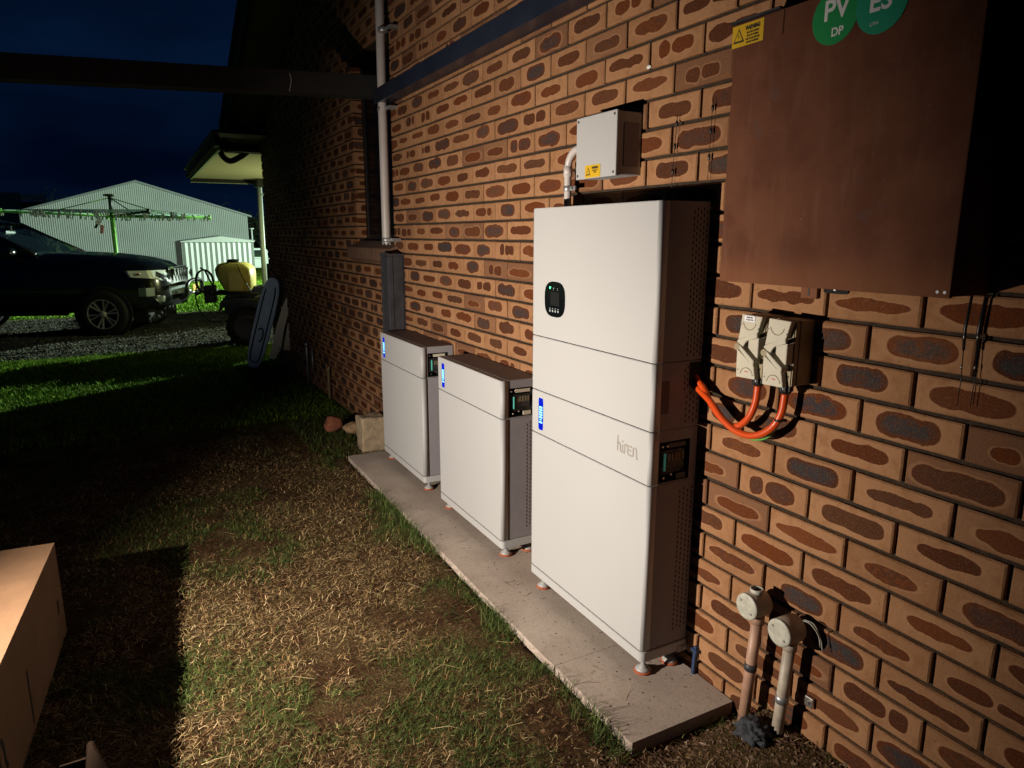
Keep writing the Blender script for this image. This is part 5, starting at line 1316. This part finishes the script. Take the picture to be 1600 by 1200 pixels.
pp = thing('yard_post', 'thin pale post standing beside the garden shed', 'post', (4.35, 40, gz(4.35, 40)))
bm = new(); tube(bm, [(4.20, 40, gz(4.2, 40)), (4.20, 40, 1.75)], .05, 8); tube(bm, [(4.08, 40, 1.75), (4.32, 40, 1.75)], .035, 6); obj('shaft', bm, 'shed', pp)
def tree(label, x, y, h, r, seed):
    t = thing('tree', label, 'tree', (x, y, gz(x, y)), 'dark trees beyond the sheds')
    rr_ = np.random.default_rng(seed); zb = gz(x, y)
    bm = new(); tube(bm, spline([(x, y, zb-.3), (x+.1, y, zb+h*.35), (x-.1, y+.1, zb+h*.7)], 4), [.28]*4+[.2]*4+[.1], 8); 
    for k in range(5):
        a = 2*PI*k/5; tube(bm, [(x, y, zb+h*.4), (x+math.cos(a)*r*.5, y+math.sin(a)*r*.5, zb+h*.68)], [.1, .04], 6)
    obj('trunk', bm, 'bark', t)
    n = 2600; cl_ = rr_.normal(size=(26, 3)); cl_ /= np.linalg.norm(cl_, axis=1)[:, None]; cl_ *= (rr_.random((26, 1))**.4)
    cen = cl_[rr_.integers(0, 26, n)]*np.array([r, r, h*.30]) + rr_.normal(size=(n, 3))*r*.16 + np.array([x, y, zb+h*.68])
    s_ = rr_.uniform(.10, .26, (n, 1)); d1 = rr_.normal(size=(n, 3)); d1 /= np.linalg.norm(d1, axis=1)[:, None]; d2 = np.cross(d1, rr_.normal(size=(n, 3))); d2 /= np.linalg.norm(d2, axis=1)[:, None]
    Vt = np.stack([cen-d1*s_, cen+d2*s_*.5, cen+d1*s_], 1).reshape(-1, 3); Ft = np.arange(3*n).reshape(-1, 3)
    me = bpy.data.meshes.new('crown'); me.from_pydata(Vt.tolist(), [], Ft.tolist()); me.materials.append(M['tree'])
    o = bpy.data.objects.new('crown', me); COL.objects.link(o); o.parent = t; o.matrix_parent_inverse = Matrix.Translation(t['org']).inverted()
tree('dark bushy tree rising behind the right half of the farm shed roof', 6.0, 82, 6.3, 3.2, 1)
tree('dark tree to the right of the farm shed, behind the verandah post', 10.4, 78, 5.2, 3.0, 2)
tree('dark tree low behind the left end of the farm shed roof', -9.2, 90, 7.4, 3.6, 4)
bm = new(); n = 90; prev = None
for i in range(n+1):
    x = -260+520*i/n; zt = 5.0 + 3.0*noise.noise(Vector((x*.02, 0, 0))) + 1.2*noise.noise(Vector((x*.11, 4, 0))) + .0
    cur = [bm.verts.new((x, 205, -8)), bm.verts.new((x, 210, zt*.7)), bm.verts.new((x, 230, zt)), bm.verts.new((x, 330, -9))]
    if prev:
        for k in range(3): bm.faces.new((prev[k], cur[k], cur[k+1], prev[k+1]))
    prev = cur
tag(obj('hills', bm, 'hill', None, True), kind='structure')

# ------------------------------------------------------------------ grass, soil debris, gravel
def blades(name, label, P, Lh, Wd, lean, tint, kind_cat='grass', curl=.6, droop=.5):
    """P: n x 3 roots, Lh: lengths, lean: 0 upright .. 1 flat"""
    n = len(P); az = rng.uniform(0, 2*PI, n); d = np.stack([np.cos(az), np.sin(az), np.zeros(n)], 1); s = np.stack([-np.sin(az), np.cos(az), np.zeros(n)], 1)*Wd[:, None]
    turn = rng.uniform(-curl, curl, n)[:, None]; d2 = d*np.cos(turn) + np.cross(np.array([0, 0, 1.0]), d)*np.sin(turn)
    e1 = np.sin(lean*PI/2)[:, None]; u1 = np.cos(lean*PI/2)[:, None]; up = np.array([0, 0, 1.0])
    m1 = P + (d*e1 + up*u1)*(Lh*.5)[:, None]
    e2 = np.sin(np.clip(lean+droop*rng.random(n), 0, 1.12)*PI/2)[:, None]; u2 = np.cos(np.clip(lean+droop*rng.random(n), 0, 1.12)*PI/2)[:, None]
    m2 = m1 + (d2*e2 + up*u2)*(Lh*.5)[:, None]
    zfl = np.maximum(m2[:, 2], P[:, 2]+.001); m2[:, 2] = zfl
    Vt = np.stack([P-s, P+s, m1+s*.8, m1-s*.8, m2], 1).reshape(-1, 3).astype(np.float32)
    b = (np.arange(n)*5)[:, None]
    loops = np.concatenate([b+np.array([[0, 1, 2, 3]]), b+np.array([[3, 2, 4]])], 1).ravel().astype(np.int32)
    me = bpy.data.meshes.new(name); me.vertices.add(5*n); me.vertices.foreach_set('co', Vt.ravel())
    me.loops.add(7*n); me.loops.foreach_set('vertex_index', loops); me.polygons.add(2*n)
    me.polygons.foreach_set('loop_start', (np.arange(n)[:, None]*7+np.array([[0, 4]])).ravel().astype(np.int32)); me.polygons.foreach_set('loop_total', np.tile([4, 3], n).astype(np.int32))
    me.update(calc_edges=True)
    ca__ = me.color_attributes.new('tint', 'FLOAT_COLOR', 'POINT'); c = np.concatenate([np.repeat(tint, 5, axis=0), np.ones((5*n, 1))], 1).astype(np.float32); ca__.data.foreach_set('color', c.ravel())
    me.materials.append(M['blade'])
    o = bpy.data.objects.new(name, me); COL.objects.link(o); tag(o, label, kind_cat, kind='stuff'); return o
def vnoise(x, y, f, seed):
    """cheap vector value noise"""
    r = np.random.default_rng(seed).random((64, 64)); X, Y = x*f+100, y*f+100; xi, yi = np.floor(X).astype(int), np.floor(Y).astype(int); fx, fy = X-xi, Y-yi; fx = fx*fx*(3-2*fx); fy = fy*fy*(3-2*fy)
    g_ = lambda i, j: r[i % 64, j % 64]
    return (g_(xi, yi)*(1-fx)+g_(xi+1, yi)*fx)*(1-fy) + (g_(xi, yi+1)*(1-fx)+g_(xi+1, yi+1)*fx)*fy
def scatter(n, x0, x1, y0, y1, keep):
    x = rng.uniform(x0, x1, n); y = rng.uniform(y0, y1, n); k = keep(x, y); x, y = x[k], y[k]
    z = np.array([gz(a, b) for a, b in zip(x, y)]); return np.stack([x, y, z], 1)
def inpic(x, y):               # keep the budget where the photograph can see: left edge of the view and behind the slab
    return (x > -2.05 - .19*(y-1)) & (x < -.395 + np.where((y < 1.335) | (y > 4.275), .40, 0))
def greenness(x, y):
    g_ = .55*vnoise(x, y, 2.6, 1)+.30*vnoise(x, y, 7, 2)+.15*vnoise(x, y, 17, 3)
    g_ = g_ + .22*np.exp(-((x+.46)/.14)**2)*(vnoise(x, y, 2.1, 9) > .42) + .16*np.clip((y-3.6)/2, 0, 1) + .10*np.clip((-1.15-x)/.5, 0, 1)*np.clip((2.2-y)/1.0, 0, 1)
    return g_
def bare(x, y):                # worn earth beside the slab and by the wall
    b_ = vnoise(x, y, 3.1, 21)*.6 + vnoise(x, y, 9, 22)*.4 + .18*np.exp(-((x+.55)/.2)**2)
    return (b_ > .64) | ((y < 1.36) & (x > -.36) & (rng.random(len(x)) < .93))
straw_c = np.array([[.42, .275, .125], [.32, .19, .078], [.56, .41, .22], [.19, .105, .045], [.34, .26, .11]])
green_c = np.array([[.050, .085, .018], [.082, .115, .027], [.032, .060, .013], [.135, .16, .05]])
# dry thatch lying flat
P = scatter(210000, -3.0, 0, .95, 5.2, lambda x, y: inpic(x, y) & ~(bare(x, y) & (rng.random(len(x)) < .80)) & (rng.random(len(x)) < np.clip(2.3/np.maximum(y, 1.0)**1.05, 0, 1)))
P[:, 2] += rng.uniform(-.002, .018, len(P)); n = len(P)
gr_ = greenness(P[:, 0], P[:, 1]); isg = (gr_ + rng.normal(0, .09, n)) > .545
t_ = np.where(isg[:, None], green_c[rng.integers(0, 4, n)]*rng.uniform(.6, 1.1, (n, 1)), straw_c[rng.integers(0, 5, n)]*(.28+1.10*rng.random((n, 1))**1.7))
blades('dry_grass', 'matted dry straw coloured grass clippings with short green shoots in front of the slab', P, rng.uniform(.012, .040, n), rng.uniform(.0005, .0011, n)*(1+.25*np.clip(P[:, 1]-2, 0, 4)), rng.uniform(.55, 1.02, n), t_, curl=1.2)
# green tufts standing up
P = scatter(170000, -3.6, .0, .95, 6.6, lambda x, y: inpic(x, y) & ((greenness(x, y)+rng.normal(0, .06, len(x))) > .55) & ~bare(x, y) & (rng.random(len(x)) < np.clip(1.9/np.maximum(y, 1.0), 0, 1)))
n = len(P); t_ = green_c[rng.integers(0, 4, n)]*rng.uniform(.7, 1.35, (n, 1)); dry = rng.random(n) < .15; t_[dry] = straw_c[1]
blades('green_grass', 'green tufts of lawn grass between the slab edge and the cartons', P, rng.uniform(.012, .040, n), rng.uniform(.0007, .0014, n)*(1+.25*np.clip(P[:, 1]-2, 0, 4)), rng.uniform(.15, .8, n), t_)
# clumps leaning over the slab edge
C_ = [(-.405, y) for y in (1.37, 1.42, 1.50, 1.62, 2.05, 2.12, 2.75, 2.85, 2.98, 3.1, 3.2, 3.30, 3.42, 3.5)]
Pq = []
for cx, cy in C_:
    k = rng.integers(60, 150); Pq.append(np.stack([cx - np.abs(rng.normal(0, .035, k)), cy+rng.normal(0, .045, k), np.zeros(k)], 1))
P = np.concatenate(Pq); P[:, 2] = [gz(a, b) for a, b in P[:, :2]]; n = len(P)
blades('edge_grass', 'longer green grass clumps leaning over the front edge of the slab', P, rng.uniform(.03, .080, n), rng.uniform(.0008, .0015, n), rng.uniform(.1, .7, n), green_c[rng.integers(0, 4, n)]*rng.uniform(.7, 1.2, (n, 1)))
# back lawn strip, and lawn by the sheds
P = scatter(70000, -6.2, -.05, 5.6, 10.8, lambda x, y: (x > -1.48-.155*y-.3) & ((y < 10.3) | (rng.random(len(x)) < .3)))
n = len(P); blades('lawn_strip', 'green lawn strip between the gravel drive and the foreground shadow', P, rng.uniform(.025, .05, n), rng.uniform(.0025, .005, n), rng.uniform(.1, .7, n), np.array([[.13, .25, .012]])*rng.uniform(.4, 1.6, (n, 1)))
P = scatter(110000, -8, 6, 17.6, 36, lambda x, y: (x > -1.48-.155*y-.5) & (x < -1.2+.155*y+.3))
n = len(P); blades('back_lawn', 'bright green back lawn in front of the garden shed', P, rng.uniform(.04, .09, n), rng.uniform(.008, .016, n), rng.uniform(.1, .7, n), np.array([[.20, .40, .035]])*rng.uniform(.6, 1.5, (n, 1)))
def chunks(name, label, P, sz, m, cat, flat=.5):
    n = len(P); base_ = np.array([(1, 0, 0), (-.5, .87, 0), (-.5, -.87, 0), (0, 0, 1), (0, 0, -.6)], float)
    az = rng.uniform(0, 2*PI, n); c, s = np.cos(az), np.sin(az); st = rng.uniform(.6, 1.9, n)
    Vt = np.repeat(base_[None], n, 0) + rng.normal(0, .18, (n, 5, 3)); Vt[:, :, 0] *= st[:, None]; Vt[:, :, 2] *= flat
    X_, Y_ = Vt[:, :, 0]*c[:, None]-Vt[:, :, 1]*s[:, None], Vt[:, :, 0]*s[:, None]+Vt[:, :, 1]*c[:, None]
    Vt = np.stack([X_, Y_, Vt[:, :, 2]], 2)*sz[:, None, None] + P[:, None, :]
    f = np.array([(0, 1, 3), (1, 2, 3), (2, 0, 3), (1, 0, 4), (2, 1, 4), (0, 2, 4)]); Ft = (f[None]+(np.arange(n)*5)[:, None, None]).reshape(-1, 3)
    me = bpy.data.meshes.new(name); me.from_pydata(Vt.reshape(-1, 3).tolist(), [], Ft.tolist()); me.materials.append(M[m])
    o = bpy.data.objects.new(name, me); COL.objects.link(o); tag(o, label, cat, kind='stuff')
P = scatter(5200, -.62, .0, .6, 1.40, lambda x, y: ((y < 1.33) | (x < -.4)) & (x > -.5+(1.4-y)*-.1) )
chunks('bark_debris', 'dark soil crumbs and bark chips in the corner below the conduit risers', P, rng.uniform(.0025, .009, len(P)), 'chip', 'debris')
P = scatter(260, -.62, .0, .6, 1.40, lambda x, y: ((y < 1.33) | (x < -.4)))
chunks('pebbles', 'small pale pebbles in the soil by the slab corner', P, rng.uniform(.004, .010, len(P)), 'pebble', 'pebbles', .8)
P = scatter(9000, -1.6, -.39, 1.1, 5.0, lambda x, y: bare(x, y) & inpic(x, y))
chunks('soil_crumbs', 'brown soil crumbs on the bare patches of the lawn', P, rng.uniform(.0015, .0055, len(P)), 'chip', 'soil')
P = scatter(26000, -6.5, 1.5, 10.7, 17.4, lambda x, y: (x > -1.48-.155*y-.4))
chunks('gravel', 'loose grey green gravel on the drive around the parked car', P, rng.uniform(.010, .026, len(P)), 'gravelstone', 'gravel', .6)
# leaf bits and twigs on the slab
P = np.stack([rng.uniform(-.37, -.02, 150), rng.uniform(1.36, 3.4, 150), np.full(150, .0412)], 1)
chunks('slab_debris', 'tiny dark leaf bits scattered on the slab', P, rng.uniform(.0012, .0042, 150), 'chip', 'debris', .3)
n = 22; P = np.stack([rng.uniform(-.385, -.25, n), rng.uniform(1.38, 3.6, n), np.full(n, .0425)], 1)
blades('straw_bits', 'few loose straw stalks lying on the slab edge', P, rng.uniform(.03, .085, n), rng.uniform(.0006, .0012, n), np.full(n, .99), straw_c[rng.integers(0, 5, n)]*.8)
n = 36; P = scatter(n, -1.6, -.42, 1.3, 3.6, lambda x, y: x < 9)
P[:, 2] += .012; n = len(P); blades('long_straw', 'long pale straw stalks lying across the lawn', P, rng.uniform(.07, .15, n), rng.uniform(.0009, .0016, n), rng.uniform(.88, 1.0, n), straw_c[[2]]*rng.uniform(.8, 1.2, (n, 1)), curl=.5, droop=.2)
# dark weeds along the unlit foot of the wall
P = scatter(9000, -.55, .0, 4.5, 8.6, lambda x, y: x < 0)
n = len(P); blades('wall_weeds', 'dark weedy grass along the foot of the unlit brick wall', P, rng.uniform(.02, .06, n), rng.uniform(.001, .0018, n), rng.uniform(.05, .6, n), green_c[rng.integers(0, 4, n)]*.8)
